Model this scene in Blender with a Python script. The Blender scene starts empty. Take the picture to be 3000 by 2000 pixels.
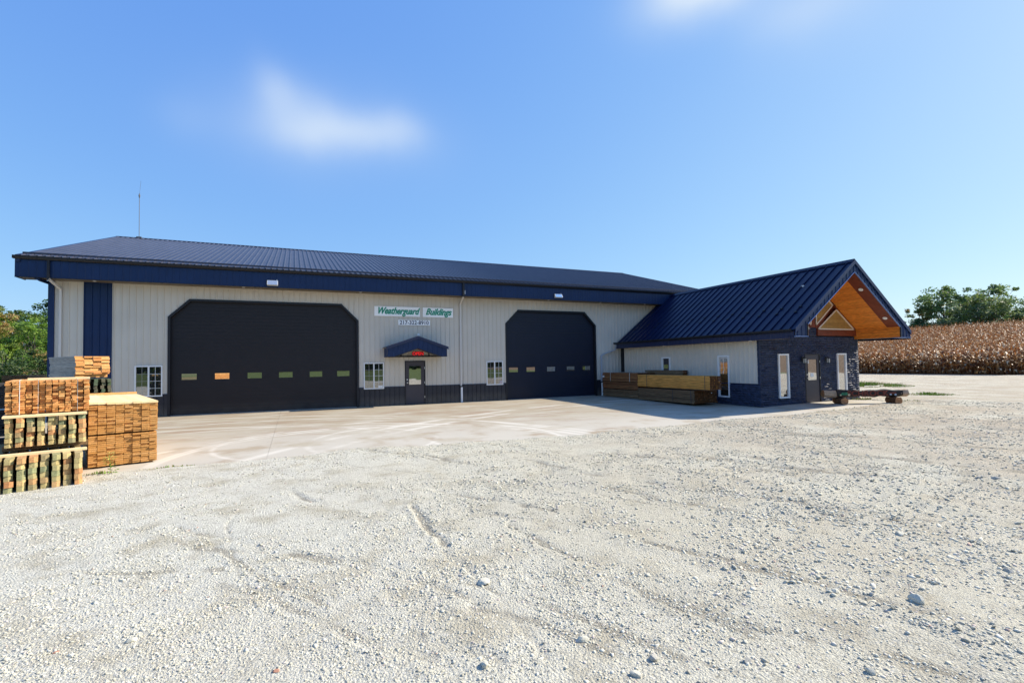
import bpy, math, random
import numpy as np
from mathutils import Vector, Matrix
random.seed(7); rng = np.random.default_rng(7)
scene = bpy.context.scene
R = math.radians
# ------------------------------------------------------------------ camera
CAM = (5.119, -23.6675, 1.8521); YAW, PITCH, ROLL = 0.4168, 0.0316, -0.0163
FPX = 1443.68; PPY = 1021.2
def cam_axes():
    fw = Vector((math.sin(YAW)*math.cos(PITCH), math.cos(YAW)*math.cos(PITCH), math.sin(PITCH)))
    rt = Vector((math.cos(YAW), -math.sin(YAW), 0)); up = rt.cross(fw)
    r2 = rt*math.cos(ROLL)+up*math.sin(ROLL); u2 = -rt*math.sin(ROLL)+up*math.cos(ROLL)
    return fw, r2, u2
FW, RT, UP = cam_axes()
cd = bpy.data.cameras.new('camera'); cam = bpy.data.objects.new('camera', cd)
scene.collection.objects.link(cam); scene.camera = cam
cam.matrix_world = Matrix(((RT.x, UP.x, -FW.x, CAM[0]), (RT.y, UP.y, -FW.y, CAM[1]), (RT.z, UP.z, -FW.z, CAM[2]), (0, 0, 0, 1)))
cd.sensor_width = 36; cd.lens = 36*FPX/3000; cd.shift_y = (PPY-1000)/3000; cd.clip_start = .05; cd.clip_end = 3000
def sky_dir(u, v):
    return (FW + RT*((u-1500)/FPX) - UP*((v-PPY)/FPX)).normalized()
# ------------------------------------------------------------------ sun, sky, exposure
SUN = Vector((1, -.07, .683)).normalized()
sl = bpy.data.lights.new('sun', 'SUN'); so = bpy.data.objects.new('sun', sl); scene.collection.objects.link(so)
sl.energy = 5.0; sl.angle = R(.53); sl.color = (1, .91, .77)
so.rotation_euler = SUN.to_track_quat('Z', 'Y').to_euler(); so.location = (60, -10, 45)
w = bpy.data.worlds.new('World'); scene.world = w; w.use_nodes = True
nt = w.node_tree; nt.nodes.clear()
def N(t, k, **kw):
    n = t.nodes.new(k)
    for a, b in kw.items(): setattr(n, a, b)
    return n
out = N(nt, 'ShaderNodeOutputWorld'); bg = N(nt, 'ShaderNodeBackground'); sk = N(nt, 'ShaderNodeTexSky')
sk.sky_type = 'NISHITA'; sk.sun_disc = False
sk.sun_elevation = math.asin(SUN.z); sk.sun_rotation = math.atan2(SUN.x, SUN.y)
sk.altitude = 200; sk.air_density = 1.0; sk.dust_density = .6; sk.ozone_density = 2.0
bg.inputs['Strength'].default_value = .10
# tone of the air: a gentle per-channel response gives the deep blue overhead and the paler band low down
sp_ = N(nt, 'ShaderNodeSeparateColor'); tint = N(nt, 'ShaderNodeCombineColor'); nt.links.new(sk.outputs[0], sp_.inputs[0])
for i_, (ga, gp_) in enumerate(((.97, .70), (1.66, .54), (4.05, .19))):
    pw0 = N(nt, 'ShaderNodeMath', operation='POWER'); pw0.inputs[1].default_value = gp_; ml0 = N(nt, 'ShaderNodeMath', operation='MULTIPLY'); ml0.inputs[1].default_value = ga
    nt.links.new(sp_.outputs[i_], pw0.inputs[0]); nt.links.new(pw0.outputs[0], ml0.inputs[0]); nt.links.new(ml0.outputs[0], tint.inputs[i_])
tc = N(nt, 'ShaderNodeTexCoord')
nz = N(nt, 'ShaderNodeTexNoise'); nz.inputs['Scale'].default_value = 5.5; nz.inputs['Detail'].default_value = 4
nt.links.new(tc.outputs['Generated'], nz.inputs['Vector'])
sub = N(nt, 'ShaderNodeVectorMath', operation='SUBTRACT'); sub.inputs[1].default_value = (.5, .5, .5)
scl = N(nt, 'ShaderNodeVectorMath', operation='SCALE'); scl.inputs['Scale'].default_value = .05
addv = N(nt, 'ShaderNodeVectorMath', operation='ADD')
nt.links.new(nz.outputs['Color'], sub.inputs[0]); nt.links.new(sub.outputs[0], scl.inputs[0])
nt.links.new(tc.outputs['Generated'], addv.inputs[0]); nt.links.new(scl.outputs[0], addv.inputs[1])
acc = None
#  cloud puffs: (u, v) only names a direction in the sky, size is angular
for (u, v, sx, sy, a) in [(800, 262, .034, .038, .30), (880, 315, .055, .038, .20), (880, 400, .070, .032, .26), (1040, 398, .100, .036, .50), (1180, 392, .045, .030, .20),
                          (760, 360, .10, .06, .08), (1000, 395, .18, .08, .15), (540, 345, .04, .03, .07),
                          (2060, -45, .085, .045, .85), (2000, -10, .08, .05, .3), (2380, 0, .08, .04, .34), (2460, 60, .10, .055, .12), (1150, 60, .5, .2, .0), (2900, 300, .5, .3, .10)]:
    d = sky_dir(u, v); ax = Vector((d.y, -d.x, 0)).normalized(); ay = ax.cross(d).normalized()
    s = N(nt, 'ShaderNodeVectorMath', operation='SUBTRACT'); s.inputs[1].default_value = d; nt.links.new(addv.outputs[0], s.inputs[0])
    parts = []
    for vec, sz in ((ax, sx), (ay, sy), (d, max(sx, sy)*1.5)):
        dt = N(nt, 'ShaderNodeVectorMath', operation='DOT_PRODUCT'); dt.inputs[1].default_value = vec/sz; nt.links.new(s.outputs[0], dt.inputs[0])
        m = N(nt, 'ShaderNodeMath', operation='MULTIPLY'); nt.links.new(dt.outputs['Value'], m.inputs[0]); nt.links.new(dt.outputs['Value'], m.inputs[1]); parts.append(m)
    a1 = N(nt, 'ShaderNodeMath', operation='ADD'); nt.links.new(parts[0].outputs[0], a1.inputs[0]); nt.links.new(parts[1].outputs[0], a1.inputs[1])
    a2 = N(nt, 'ShaderNodeMath', operation='ADD'); nt.links.new(a1.outputs[0], a2.inputs[0]); nt.links.new(parts[2].outputs[0], a2.inputs[1])
    ng = N(nt, 'ShaderNodeMath', operation='MULTIPLY'); ng.inputs[1].default_value = -1; nt.links.new(a2.outputs[0], ng.inputs[0])
    ex = N(nt, 'ShaderNodeMath', operation='EXPONENT'); nt.links.new(ng.outputs[0], ex.inputs[0])
    am = N(nt, 'ShaderNodeMath', operation='MULTIPLY'); am.inputs[1].default_value = a; nt.links.new(ex.outputs[0], am.inputs[0])
    if acc is None: acc = am
    else:
        z = N(nt, 'ShaderNodeMath', operation='ADD'); nt.links.new(acc.outputs[0], z.inputs[0]); nt.links.new(am.outputs[0], z.inputs[1]); acc = z
cl = N(nt, 'ShaderNodeClamp'); cl.inputs['Max'].default_value = .9; nt.links.new(acc.outputs[0], cl.inputs['Value'])
cm = N(nt, 'ShaderNodeMix', data_type='RGBA'); cm.inputs[7].default_value = (4.0, 4.7, 5.6, 1)
nt.links.new(cl.outputs[0], cm.inputs[0]); nt.links.new(tint.outputs[0], cm.inputs[6])
nt.links.new(cm.outputs[2], bg.inputs['Color']); nt.links.new(bg.outputs[0], out.inputs['Surface'])
vs = scene.view_settings; vs.view_transform = 'Standard'; vs.look = 'None'; vs.exposure = .8; vs.gamma = 1; vs.use_curve_mapping = False
scene.render.engine = 'CYCLES'

# ------------------------------------------------------------------ helpers
COL = scene.collection
def link(name, me, parent=None, loc=None, rot=None):
    o = bpy.data.objects.new(name, me); COL.objects.link(o)
    if parent: o.parent = parent
    if loc is not None: o.location = loc
    if rot is not None: o.rotation_euler = rot
    return o
def thing(name, label, cat, group=None, loc=(0, 0, 0), rz=0, kind=None):
    o = bpy.data.objects.new(name, None); COL.objects.link(o); o.location = loc; o.rotation_euler = (0, 0, rz); o.empty_display_size = .3
    tag(o, label, cat, group, kind); return o
def tag(o, label=None, cat=None, group=None, kind=None):
    if label: o['label'] = label
    if cat: o['category'] = cat
    if group: o['group'] = group
    if kind: o['kind'] = kind
    return o
class MB:
    def __init__(s): s.v = []; s.f = []; s.m = []
    def poly(s, pts, m=0):
        b = len(s.v); s.v += [tuple(p) for p in pts]; s.f.append(tuple(range(b, b+len(pts)))); s.m.append(m); return s
    def box(s, a, b, m=0, M=None):
        x0, y0, z0 = a; x1, y1, z1 = b
        P = [(x0, y0, z0), (x1, y0, z0), (x1, y1, z0), (x0, y1, z0), (x0, y0, z1), (x1, y0, z1), (x1, y1, z1), (x0, y1, z1)]
        if M: P = [tuple(M @ Vector(p)) for p in P]
        k = len(s.v); s.v += P
        for q in [(0, 3, 2, 1), (4, 5, 6, 7), (0, 1, 5, 4), (1, 2, 6, 5), (2, 3, 7, 6), (3, 0, 4, 7)]:
            s.f.append(tuple(k+i for i in q)); s.m.append(m)
        return s
    def prism(s, poly, d0, d1, fn, m=0):
        """poly = list of (a, b); fn(a, b, d) -> point; d0..d1 the thickness"""
        n = len(poly); k = len(s.v)
        s.v += [tuple(fn(a, b, d0)) for a, b in poly] + [tuple(fn(a, b, d1)) for a, b in poly]
        s.f.append(tuple(k+i for i in range(n))); s.f.append(tuple(k+n+i for i in reversed(range(n)))); s.m += [m, m]
        for i in range(n):
            j = (i+1) % n; s.f.append((k+i, k+n+i, k+n+j, k+j)); s.m.append(m)
        return s
    def tube(s, pts, r, n=8, m=0, rr=None):
        pts = [Vector(p) for p in pts]; k = len(s.v); rs = rr or [r]*len(pts)
        for i, p in enumerate(pts):
            t = (pts[min(i+1, len(pts)-1)]-pts[max(i-1, 0)]).normalized()
            a = t.cross(Vector((.13, .21, 1)) if abs(t.z) < .95 else Vector((1, .1, 0))).normalized(); b = t.cross(a)
            for j in range(n):
                an = 2*math.pi*j/n; s.v.append(tuple(p+(a*math.cos(an)+b*math.sin(an))*rs[i]))
        for i in range(len(pts)-1):
            for j in range(n):
                q = (j+1) % n; s.f.append((k+i*n+j, k+i*n+q, k+(i+1)*n+q, k+(i+1)*n+j)); s.m.append(m)
        s.f.append(tuple(k+j for j in reversed(range(n)))); s.f.append(tuple(k+(len(pts)-1)*n+j for j in range(n))); s.m += [m, m]
        return s
    def mesh(s, name, mats, smooth=False):
        me = bpy.data.meshes.new(name); me.from_pydata(s.v, [], s.f)
        for q in (mats if isinstance(mats, (list, tuple)) else [mats]): me.materials.append(q)
        me.polygons.foreach_set('material_index', s.m)
        if smooth: me.polygons.foreach_set('use_smooth', [True]*len(s.f))
        me.update()
        return fixn(me)
    def obj(s, name, mats, parent=None, loc=None, rot=None, smooth=False):
        return link(name, s.mesh(name, mats, smooth), parent, loc, rot)
import bmesh
def fixn(me):
    bm = bmesh.new(); bm.from_mesh(me); bmesh.ops.recalc_face_normals(bm, faces=bm.faces); bm.to_mesh(me); bm.free(); return me
def bigmesh(name, V, F, mats, mi=None, smooth=False):
    me = bpy.data.meshes.new(name); V = np.asarray(V, np.float32); F = np.asarray(F, np.int32); k = F.shape[1]
    me.vertices.add(len(V)); me.vertices.foreach_set('co', V.ravel())
    me.loops.add(F.size); me.loops.foreach_set('vertex_index', F.ravel())
    me.polygons.add(len(F)); me.polygons.foreach_set('loop_start', np.arange(0, F.size, k, dtype=np.int32)); me.polygons.foreach_set('loop_total', np.full(len(F), k, np.int32))
    for q in (mats if isinstance(mats, (list, tuple)) else [mats]): me.materials.append(q)
    if mi is not None: me.polygons.foreach_set('material_index', np.asarray(mi, np.int32))
    if smooth: me.polygons.foreach_set('use_smooth', np.ones(len(F), bool))
    me.update(calc_edges=True); me.validate(); return me
def faceattr(me, name, vals):
    a = me.attributes.new(name, 'FLOAT', 'FACE'); a.data.foreach_set('value', np.asarray(vals, np.float32))

# ------------------------------------------------------------------ materials
MATS = {}
def mat(name, col, rough=.6, spec=.5, metal=0, var=0, noise=None, bump=None, dust=None, rand=None, emit=None, coords='Object', stretch=None, coat=0):
    """noise=(scale, amount, detail) value mottling; bump=(scale, strength, distance); rand=list of colours picked per object"""
    m = bpy.data.materials.new(name); m.use_nodes = True; t = m.node_tree; b = t.nodes['Principled BSDF']
    b.inputs['Roughness'].default_value = rough; b.inputs['Specular IOR Level'].default_value = spec; b.inputs['Metallic'].default_value = metal
    b.inputs['Coat Weight'].default_value = coat
    b.inputs['Base Color'].default_value = (*col, 1); src = None
    co = N(t, 'ShaderNodeTexCoord'); vec = co.outputs[coords]
    if stretch:
        mp = N(t, 'ShaderNodeMapping'); mp.inputs['Scale'].default_value = stretch; t.links.new(vec, mp.inputs[0]); vec = mp.outputs[0]
    if rand:
        oi = N(t, 'ShaderNodeObjectInfo'); cr = N(t, 'ShaderNodeValToRGB'); cr.color_ramp.interpolation = 'LINEAR'
        el = cr.color_ramp.elements
        while len(el) < len(rand): el.new(.5)
        for i, c in enumerate(rand): el[i].position = i/max(1, len(rand)-1); el[i].color = (*c, 1)
        t.links.new(oi.outputs['Random'], cr.inputs[0]); src = cr.outputs[0]
        av = N(t, 'ShaderNodeVectorMath', operation='ADD'); ml = N(t, 'ShaderNodeVectorMath', operation='SCALE'); ml.inputs[0].default_value = (37, 91, 53)
        t.links.new(oi.outputs['Random'], ml.inputs['Scale']); t.links.new(vec, av.inputs[0]); t.links.new(ml.outputs[0], av.inputs[1]); vec = av.outputs[0]
    if noise:
        nn = N(t, 'ShaderNodeTexNoise'); nn.inputs['Scale'].default_value = noise[0]; nn.inputs['Detail'].default_value = noise[2] if len(noise) > 2 else 4
        t.links.new(vec, nn.inputs['Vector'])
        mr = N(t, 'ShaderNodeMapRange'); mr.inputs['From Min'].default_value = .3; mr.inputs['From Max'].default_value = .7
        mr.inputs['To Min'].default_value = 1-noise[1]; mr.inputs['To Max'].default_value = 1+noise[1]
        t.links.new(nn.outputs['Fac'], mr.inputs[0])
        mx = N(t, 'ShaderNodeVectorMath', operation='SCALE')
        if src: t.links.new(src, mx.inputs[0])
        else: mx.inputs[0].default_value = col
        t.links.new(mr.outputs[0], mx.inputs['Scale']); src = mx.outputs[0]
    if dust:    # splash of pale yard dust low on the sheet, ragged at its upper edge
        gp = N(t, 'ShaderNodeNewGeometry'); sz = N(t, 'ShaderNodeSeparateXYZ'); t.links.new(gp.outputs['Position'], sz.inputs[0])
        dn = N(t, 'ShaderNodeTexNoise'); dn.inputs['Scale'].default_value = 3.5; dn.inputs['Detail'].default_value = 6; t.links.new(gp.outputs['Position'], dn.inputs['Vector'])
        hm = N(t, 'ShaderNodeMapRange'); hm.inputs['From Min'].default_value = dust[0]; hm.inputs['From Max'].default_value = 0; hm.inputs['To Max'].default_value = dust[1]*2; t.links.new(sz.outputs[2], hm.inputs[0])
        mm_ = N(t, 'ShaderNodeMath', operation='MULTIPLY'); t.links.new(hm.outputs[0], mm_.inputs[0]); t.links.new(dn.outputs['Fac'], mm_.inputs[1]); mm_.use_clamp = True
        dx_ = N(t, 'ShaderNodeMix', data_type='RGBA'); t.links.new(mm_.outputs[0], dx_.inputs[0]); dx_.inputs[7].default_value = (.36, .31, .24, 1)
        if src: t.links.new(src, dx_.inputs[6])
        else: dx_.inputs[6].default_value = (*col, 1)
        src = dx_.outputs[2]
    if src: t.links.new(src, b.inputs['Base Color'])
    if bump:
        bn = N(t, 'ShaderNodeTexNoise'); bn.inputs['Scale'].default_value = bump[0]; bn.inputs['Detail'].default_value = 4
        bp = N(t, 'ShaderNodeBump'); bp.inputs['Strength'].default_value = bump[1]; bp.inputs['Distance'].default_value = bump[2]
        t.links.new(vec, bn.inputs['Vector']); t.links.new(bn.outputs['Fac'], bp.inputs['Height']); t.links.new(bp.outputs[0], b.inputs['Normal'])
    if emit:
        b.inputs['Emission Color'].default_value = (*emit[0], 1); b.inputs['Emission Strength'].default_value = emit[1]
    MATS[name] = m; return m
beige = mat('beige_steel', (.60, .55, .475), .42, .5, noise=(.7, .06, 2), bump=(1.6, .35, .03), dust=(1.6, .12))
blue = mat('blue_steel', (.003, .019, .078), .42, .35, noise=(1.1, .12, 3), bump=(1.4, .35, .03))
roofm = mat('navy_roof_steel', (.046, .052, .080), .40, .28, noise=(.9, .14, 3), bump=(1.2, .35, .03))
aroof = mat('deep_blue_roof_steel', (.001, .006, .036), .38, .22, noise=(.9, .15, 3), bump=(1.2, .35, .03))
charcoal = mat('charcoal_steel', (.014, .015, .025), .45, .5, noise=(.9, .10, 2), dust=(.5, .22))
doorm = mat('dark_door_paint', (.008, .0065, .0105), .5, .4, noise=(2.5, .12, 3), bump=(60, .15, .002), dust=(.5, .10))
doorb = mat('dark_blue_door_paint', (.005, .008, .024), .5, .4, noise=(2.5, .10, 3), bump=(60, .15, .002))
blk = mat('black_trim', (.010, .011, .016), .5, .4)
navytrim = mat('navy_trim', (.008, .016, .06), .45, .5)
white = mat('white_vinyl', (.78, .78, .78), .45)
pvc = mat('white_pipe', (.8, .82, .85), .4)
signw = mat('sign_white', (.95, .95, .95), .35)
mdoor = mat('grey_brown_door', (.055, .048, .058), .5, .4, noise=(2, .06, 2))
metalg = mat('brushed_metal', (.6, .6, .6), .3, metal=1)
green = mat('sign_green', (.0, .22, .13), .5); lgreen = mat('sign_light_green', (.25, .62, .50), .5)
ink = mat('sign_navy_ink', (.01, .013, .04), .5)
neon = mat('red_neon', (.7, .01, .01), .4, emit=((1, .02, .02), .35))
soff = mat('soffit_tan', (.13, .10, .07), .6, noise=(3, .1, 2))
def glass(name, base, refl, tintc=(1, 1, 1), wav=.0):
    m = bpy.data.materials.new(name); m.use_nodes = True; t = m.node_tree; t.nodes.clear()
    o = N(t, 'ShaderNodeOutputMaterial'); g = N(t, 'ShaderNodeBsdfGlossy'); g.inputs['Roughness'].default_value = .015; g.inputs['Color'].default_value = (*tintc, 1)
    d = N(t, 'ShaderNodeBsdfDiffuse'); d.inputs['Color'].default_value = (*base, 1); mx = N(t, 'ShaderNodeMixShader')
    fr = N(t, 'ShaderNodeFresnel'); fr.inputs['IOR'].default_value = 1.5; ad = N(t, 'ShaderNodeMath', operation='ADD'); ad.use_clamp = True; ad.inputs[1].default_value = refl
    t.links.new(fr.outputs[0], ad.inputs[0]); t.links.new(ad.outputs[0], mx.inputs[0]); t.links.new(d.outputs[0], mx.inputs[1]); t.links.new(g.outputs[0], mx.inputs[2]); t.links.new(mx.outputs[0], o.inputs['Surface'])
    nn = N(t, 'ShaderNodeTexNoise'); nn.inputs['Scale'].default_value = 1.2; bp = N(t, 'ShaderNodeBump'); bp.inputs['Strength'].default_value = wav; bp.inputs['Distance'].default_value = .01
    tc_ = N(t, 'ShaderNodeTexCoord'); t.links.new(tc_.outputs['Object'], nn.inputs['Vector']); t.links.new(nn.outputs['Fac'], bp.inputs['Height']); t.links.new(bp.outputs[0], g.inputs['Normal'])
    return m
pane_m = glass('window_glass', (.015, .017, .018), .22, wav=.15)
pane_g = glass('door_window_glass', (.02, .02, .02), .45, wav=.05)
pane_a = glass('coated_window_glass', (.02, .02, .02), .50, wav=.2)
blind = mat('blind_slats', (.45, .45, .42), .6)
paper = mat('paper', (.8, .8, .8), .7)
wood_o = mat('orange_lumber', (.6, .3, .1), .7, .2, rand=[(.50, .22, .065), (.66, .34, .12), (.58, .27, .08), (.72, .42, .17), (.60, .30, .10), (.47, .19, .06), (.68, .36, .13)], noise=(9, .16, 4), stretch=(3, .5, 3), bump=(30, .4, .004))
wood_f = mat('fir_lumber', (.6, .3, .1), .7, .2, rand=[(.44, .22, .065), (.53, .27, .085), (.48, .245, .075), (.58, .32, .12), (.49, .24, .07)], noise=(9, .16, 4), stretch=(3, .5, 3), bump=(30, .4, .004))
wood_y = mat('yellow_lumber', (.74, .55, .26), .7, .2, rand=[(.76, .58, .31), (.80, .65, .40), (.74, .56, .30)], noise=(5, .07, 4), stretch=(3, .4, 3), bump=(30, .3, .004))
post_g = mat('treated_post_wood', (.3, .3, .15), .75, .2, rand=[(.27, .24, .12), (.44, .35, .16), (.24, .25, .13), (.54, .41, .19), (.42, .19, .08), (.34, .29, .14), (.50, .37, .16), (.17, .20, .115), (.55, .27, .11), (.38, .32, .17)], noise=(14, .22, 4), stretch=(3, 1, 3), bump=(30, .5, .006))
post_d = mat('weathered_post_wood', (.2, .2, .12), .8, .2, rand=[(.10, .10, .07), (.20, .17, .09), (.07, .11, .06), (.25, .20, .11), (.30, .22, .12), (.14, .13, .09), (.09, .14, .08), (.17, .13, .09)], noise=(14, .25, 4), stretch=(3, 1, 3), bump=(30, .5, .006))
wood_grey = mat('grey_weathered_wood', (.2, .2, .2), .85, .1, rand=[(.36, .34, .31), (.44, .41, .36), (.28, .265, .24), (.50, .45, .38), (.22, .21, .19)], noise=(12, .25, 4), stretch=(3, .4, 3), bump=(30, .5, .006))
wood_b = mat('brown_treated_lumber', (.2, .1, .05), .75, .2, rand=[(.17, .07, .030), (.24, .11, .045), (.20, .085, .035), (.28, .14, .06), (.14, .06, .028)], noise=(7, .3, 4), stretch=(3, .35, 3), bump=(30, .5, .004))
wood_b2 = mat('dull_brown_lumber', (.2, .1, .05), .75, .2, rand=[(.13, .08, .045), (.20, .13, .07), (.16, .10, .055), (.24, .16, .09)], noise=(7, .35, 4), stretch=(3, .35, 3), bump=(30, .5, .004))
wood_t = mat('tan_treated_lumber', (.5, .3, .1), .75, .2, rand=[(.60, .27, .06), (.66, .32, .08), (.54, .24, .05)], noise=(7, .3, 4), stretch=(3, .35, 3), bump=(30, .5, .004))
wood_dk = mat('shaded_grey_wood', (.05, .05, .05), .85, .1, rand=[(.050, .048, .050), (.085, .080, .078), (.035, .034, .038)], noise=(12, .25, 4), stretch=(3, .4, 3), bump=(30, .5, .004))  # grey boards, with the shade they stand in darkened into the colour
end_dk = mat('dark_board_end', (.1, .05, .03), .8, .1, rand=[(.13, .055, .022), (.09, .038, .016), (.17, .075, .03)], noise=(20, .3, 3))
cedar = mat('orange_pine_ceiling', (.6, .22, .04), .45, .4, rand=[(.70, .22, .028), (.76, .26, .035), (.64, .19, .024), (.72, .23, .03)], noise=(9, .30, 6), stretch=(4, .6, 4))
redwood = mat('red_brown_stained_wood', (.17, .035, .014), .5, .4, noise=(5, .2, 4))
tanpan = mat('tan_gable_board', (.36, .21, .06), .6, .3, rand=[(.36, .21, .06), (.42, .25, .075), (.32, .18, .05)], noise=(6, .15, 4))
trimtan = mat('cream_trim', (.72, .62, .50), .5)
stonem = mat('navy_painted_stone', (.03, .04, .07), .6, .3, rand=[(.011, .020, .052), (.022, .035, .080), (.016, .026, .064), (.028, .040, .080), (.009, .016, .044)], noise=(8, .42, 5), bump=(22, .9, .03))
mortar = mat('dark_mortar', (.010, .012, .022), .9)
strapm = mat('steel_strap', (.05, .05, .06), .4); strapw = mat('white_strap', (.7, .7, .68), .5)
spout_m = mat('beige_downspout', (.64, .60, .56), .4)
antm = mat('antenna_metal', (.12, .12, .13), .4)
lampw = mat('lamp_housing_grey', (.55, .57, .6), .35); lampl = glass('lamp_lens', (.35, .38, .42), .35)
# ------------------------------------------------------------------ ground
def hash2(ix, iy, seed):
    h = (ix.astype(np.int64)*374761393 + iy.astype(np.int64)*668265263 + seed*1442695041) & 0xFFFFFFFF
    h = ((h ^ (h >> 13))*1274126177) & 0xFFFFFFFF
    return ((h ^ (h >> 16)) & 0xFFFF)/65535.0
def vnoise(x, y, s, seed=0):
    x = x/s; y = y/s; ix = np.floor(x); iy = np.floor(y); fx = x-ix; fy = y-iy
    fx = fx*fx*(3-2*fx); fy = fy*fy*(3-2*fy)
    a = hash2(ix, iy, seed); b = hash2(ix+1, iy, seed); c = hash2(ix, iy+1, seed); d = hash2(ix+1, iy+1, seed)
    return (a*(1-fx)+b*fx)*(1-fy)+(c*(1-fx)+d*fx)*fy - .5
def S(t): t = np.clip(t, 0, 1); return t*t*(3-2*t)
def base_h(x, y):
    x = np.asarray(x, float); y = np.asarray(y, float)
    dip = -.10*S((x-5)/8)*S((-y-2)/8)*S((27-x)/7)*S((y+30)/8)
    hx = np.clip(x-73, 0, 84); rise = .0895*hx*S((y+140)/60)
    return dip+np.maximum(rise, 0)
EDGE = [(-30, -12.3), (1.6, -12.3), (4, -12.25), (6.2, -12.0), (8.8, -11.95), (12.2, -12.0), (14.5, -11.8), (17, -11.45), (18.5, -11.35), (21.4, -11.6), (24, -11.5), (27, -11.2), (28.3, -11.05)]
EX = np.array([e[0] for e in EDGE]); EY = np.array([e[1] for e in EDGE])
SLAB_X1 = 28.3
def slab_mask(x, y):
    """> 0 inside the slab (metres from its ragged gravel edge)"""
    e = np.interp(x, EX, EY)+vnoise(x, y, 1.6, 3)*.38*S((x-3.4)/2)+vnoise(x, y, .7, 6)*.18*S((x-3)/2)+vnoise(x, y, .25, 4)*.07
    d = y-e
    dr = SLAB_X1-x+vnoise(x, y, .5, 9)*.3
    dd = np.minimum(d, dr)
    return np.where(y > 1, 5, dd)
def gpoint(u, v):
    d = sky_dir(u, v); t = -CAM[2]/d.z; return CAM[0]+d.x*t, CAM[1]+d.y*t
#  wheel ruts and scraped lines on the yard, each a line of ground points with (depth, width, ridge side)
RUTS = [([(816, 1355), (925, 1390), (1010, 1424), (1110, 1464)], -.008, .04, 1), ([(836, 1350), (950, 1384), (1140, 1455)], -.007, .035, -1),
        ([(698, 1502), (670, 1540), (667, 1604), (689, 1668), (727, 1719), (785, 1789), (860, 1880)], -.010, .022, 1),
        ([(1199, 1323), (1276, 1339), (1400, 1362)], -.018, .07, 1), ([(1282, 1438), (1380, 1455), (1500, 1476), (1615, 1494)], -.022, .07, 1), ([(1205, 1483), (1250, 1546), (1300, 1600)], -.02, .05, 1),
        ([(1513, 1336), (1615, 1358), (1760, 1390)], -.02, .07, 1), ([(1780, 1422), (1883, 1435), (1910, 1451), (2074, 1470), (2250, 1500)], -.028, .07, 1), ([(1850, 1396), (1946, 1406), (2050, 1425), (2144, 1435), (2265, 1448), (2406, 1470), (2600, 1500)], -.026, .08, 1),
        ([(1882, 1569), (2023, 1610), (2112, 1629), (2200, 1652), (2310, 1674), (2406, 1700), (2560, 1745), (2760, 1800)], -.030, .07, 1), ([(2616, 1486), (2744, 1505), (2840, 1521), (3000, 1547), (3200, 1580)], -.030, .09, 1),
        ([(2380, 1852), (2457, 1872), (2552, 1897), (2648, 1916), (2800, 1960)], -.035, .07, 1), ([(1500, 1534), (1640, 1616), (1768, 1674), (1857, 1706), (2000, 1770), (2200, 1850)], -.022, .06, 1),
        ([(1560, 1738), (1690, 1795), (1820, 1852), (1990, 1940)], -.024, .05, -1), ([(2000, 1320), (2200, 1345), (2450, 1372), (2750, 1400)], -.03, .12, 1), ([(2300, 1300), (2600, 1330), (3000, 1370)], -.03, .15, 1), ([(2200, 1252), (2600, 1275), (3000, 1305)], -.03, .2, -1),
        ([(1300, 1620), (1420, 1700), (1520, 1800), (1600, 1920)], -.008, .04, 1), ([(60, 1670), (300, 1676), (460, 1680), (650, 1668)], -.018, .05, 1), ([(150, 1560), (420, 1556), (640, 1570)], -.010, .06, 1)]
RUTW = [([gpoint(*q) for q in px], am, wd, sd) for px, am, wd, sd in RUTS]
_g = np.random.default_rng(77)
for _k in range(46):     # short scratches left by turning wheels, mostly on the right half
    _x, _y = _g.uniform(3.5, 24), _g.uniform(-22, -12.6); _a = math.radians(_g.normal(-62+max(0, 8-_x)*5, 10)); _l = _g.uniform(.5, 2.2)*(1+max(0, _x-8)*.06); _c = _g.normal(0, .08)
    RUTW.append(([(_x-_l*math.cos(_a), _y-_l*math.sin(_a)), (_x, _y+_c), (_x+_l*math.cos(_a), _y+_l*math.sin(_a))], -_g.uniform(.010, .022), _g.uniform(.03, .07)*(1+max(0, _x-8)*.05), int(_g.choice([-1, 1]))))
def tracks(x, y):
    x = np.asarray(x, float); y = np.asarray(y, float); h = np.zeros(np.broadcast(x, y).shape)
    jx = vnoise(x, y, .5, 51)*.16+vnoise(x, y, .15, 52)*.08; mod = np.clip(.75+vnoise(x, y, .45, 13)*1.7+vnoise(x, y, .12, 14)*.9, 0, 1.6)
    near = (np.hypot(x-CAM[0], y-CAM[1]) < 36)
    for P, am, wd, sd in RUTW:
        best = np.full(h.shape, 9.0); sgn = np.ones(h.shape); n = len(P)
        for k in range(n-1):
            (ax_0, ay_0), (bx_, by_) = P[k], P[k+1]; dx, dy = bx_-ax_0, by_-ay_0; L2 = dx*dx+dy*dy; t = np.clip(((x-ax_0)*dx+(y-ay_0)*dy)/L2, 0, 1)
            ex, ey = x-ax_0-t*dx, y-ay_0-t*dy; d = np.hypot(ex, ey); m = d < best; best = np.where(m, d, best); sgn = np.where(m, np.sign(ex*dy-ey*dx), sgn)
        s = best*sgn*sd+jx*(wd/.08)
        h += 1.4*mod*(am*np.exp(-(s/wd)**2)-am*.32*np.exp(-((s-wd*1.5)/(wd*.8))**2))*near
    return h
def rough_amt(x, y):
    return np.clip(.55+vnoise(x, y, 1.6, 21)*1.3+vnoise(x, y, .55, 22)*.7, .08, 1.3)
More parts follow.
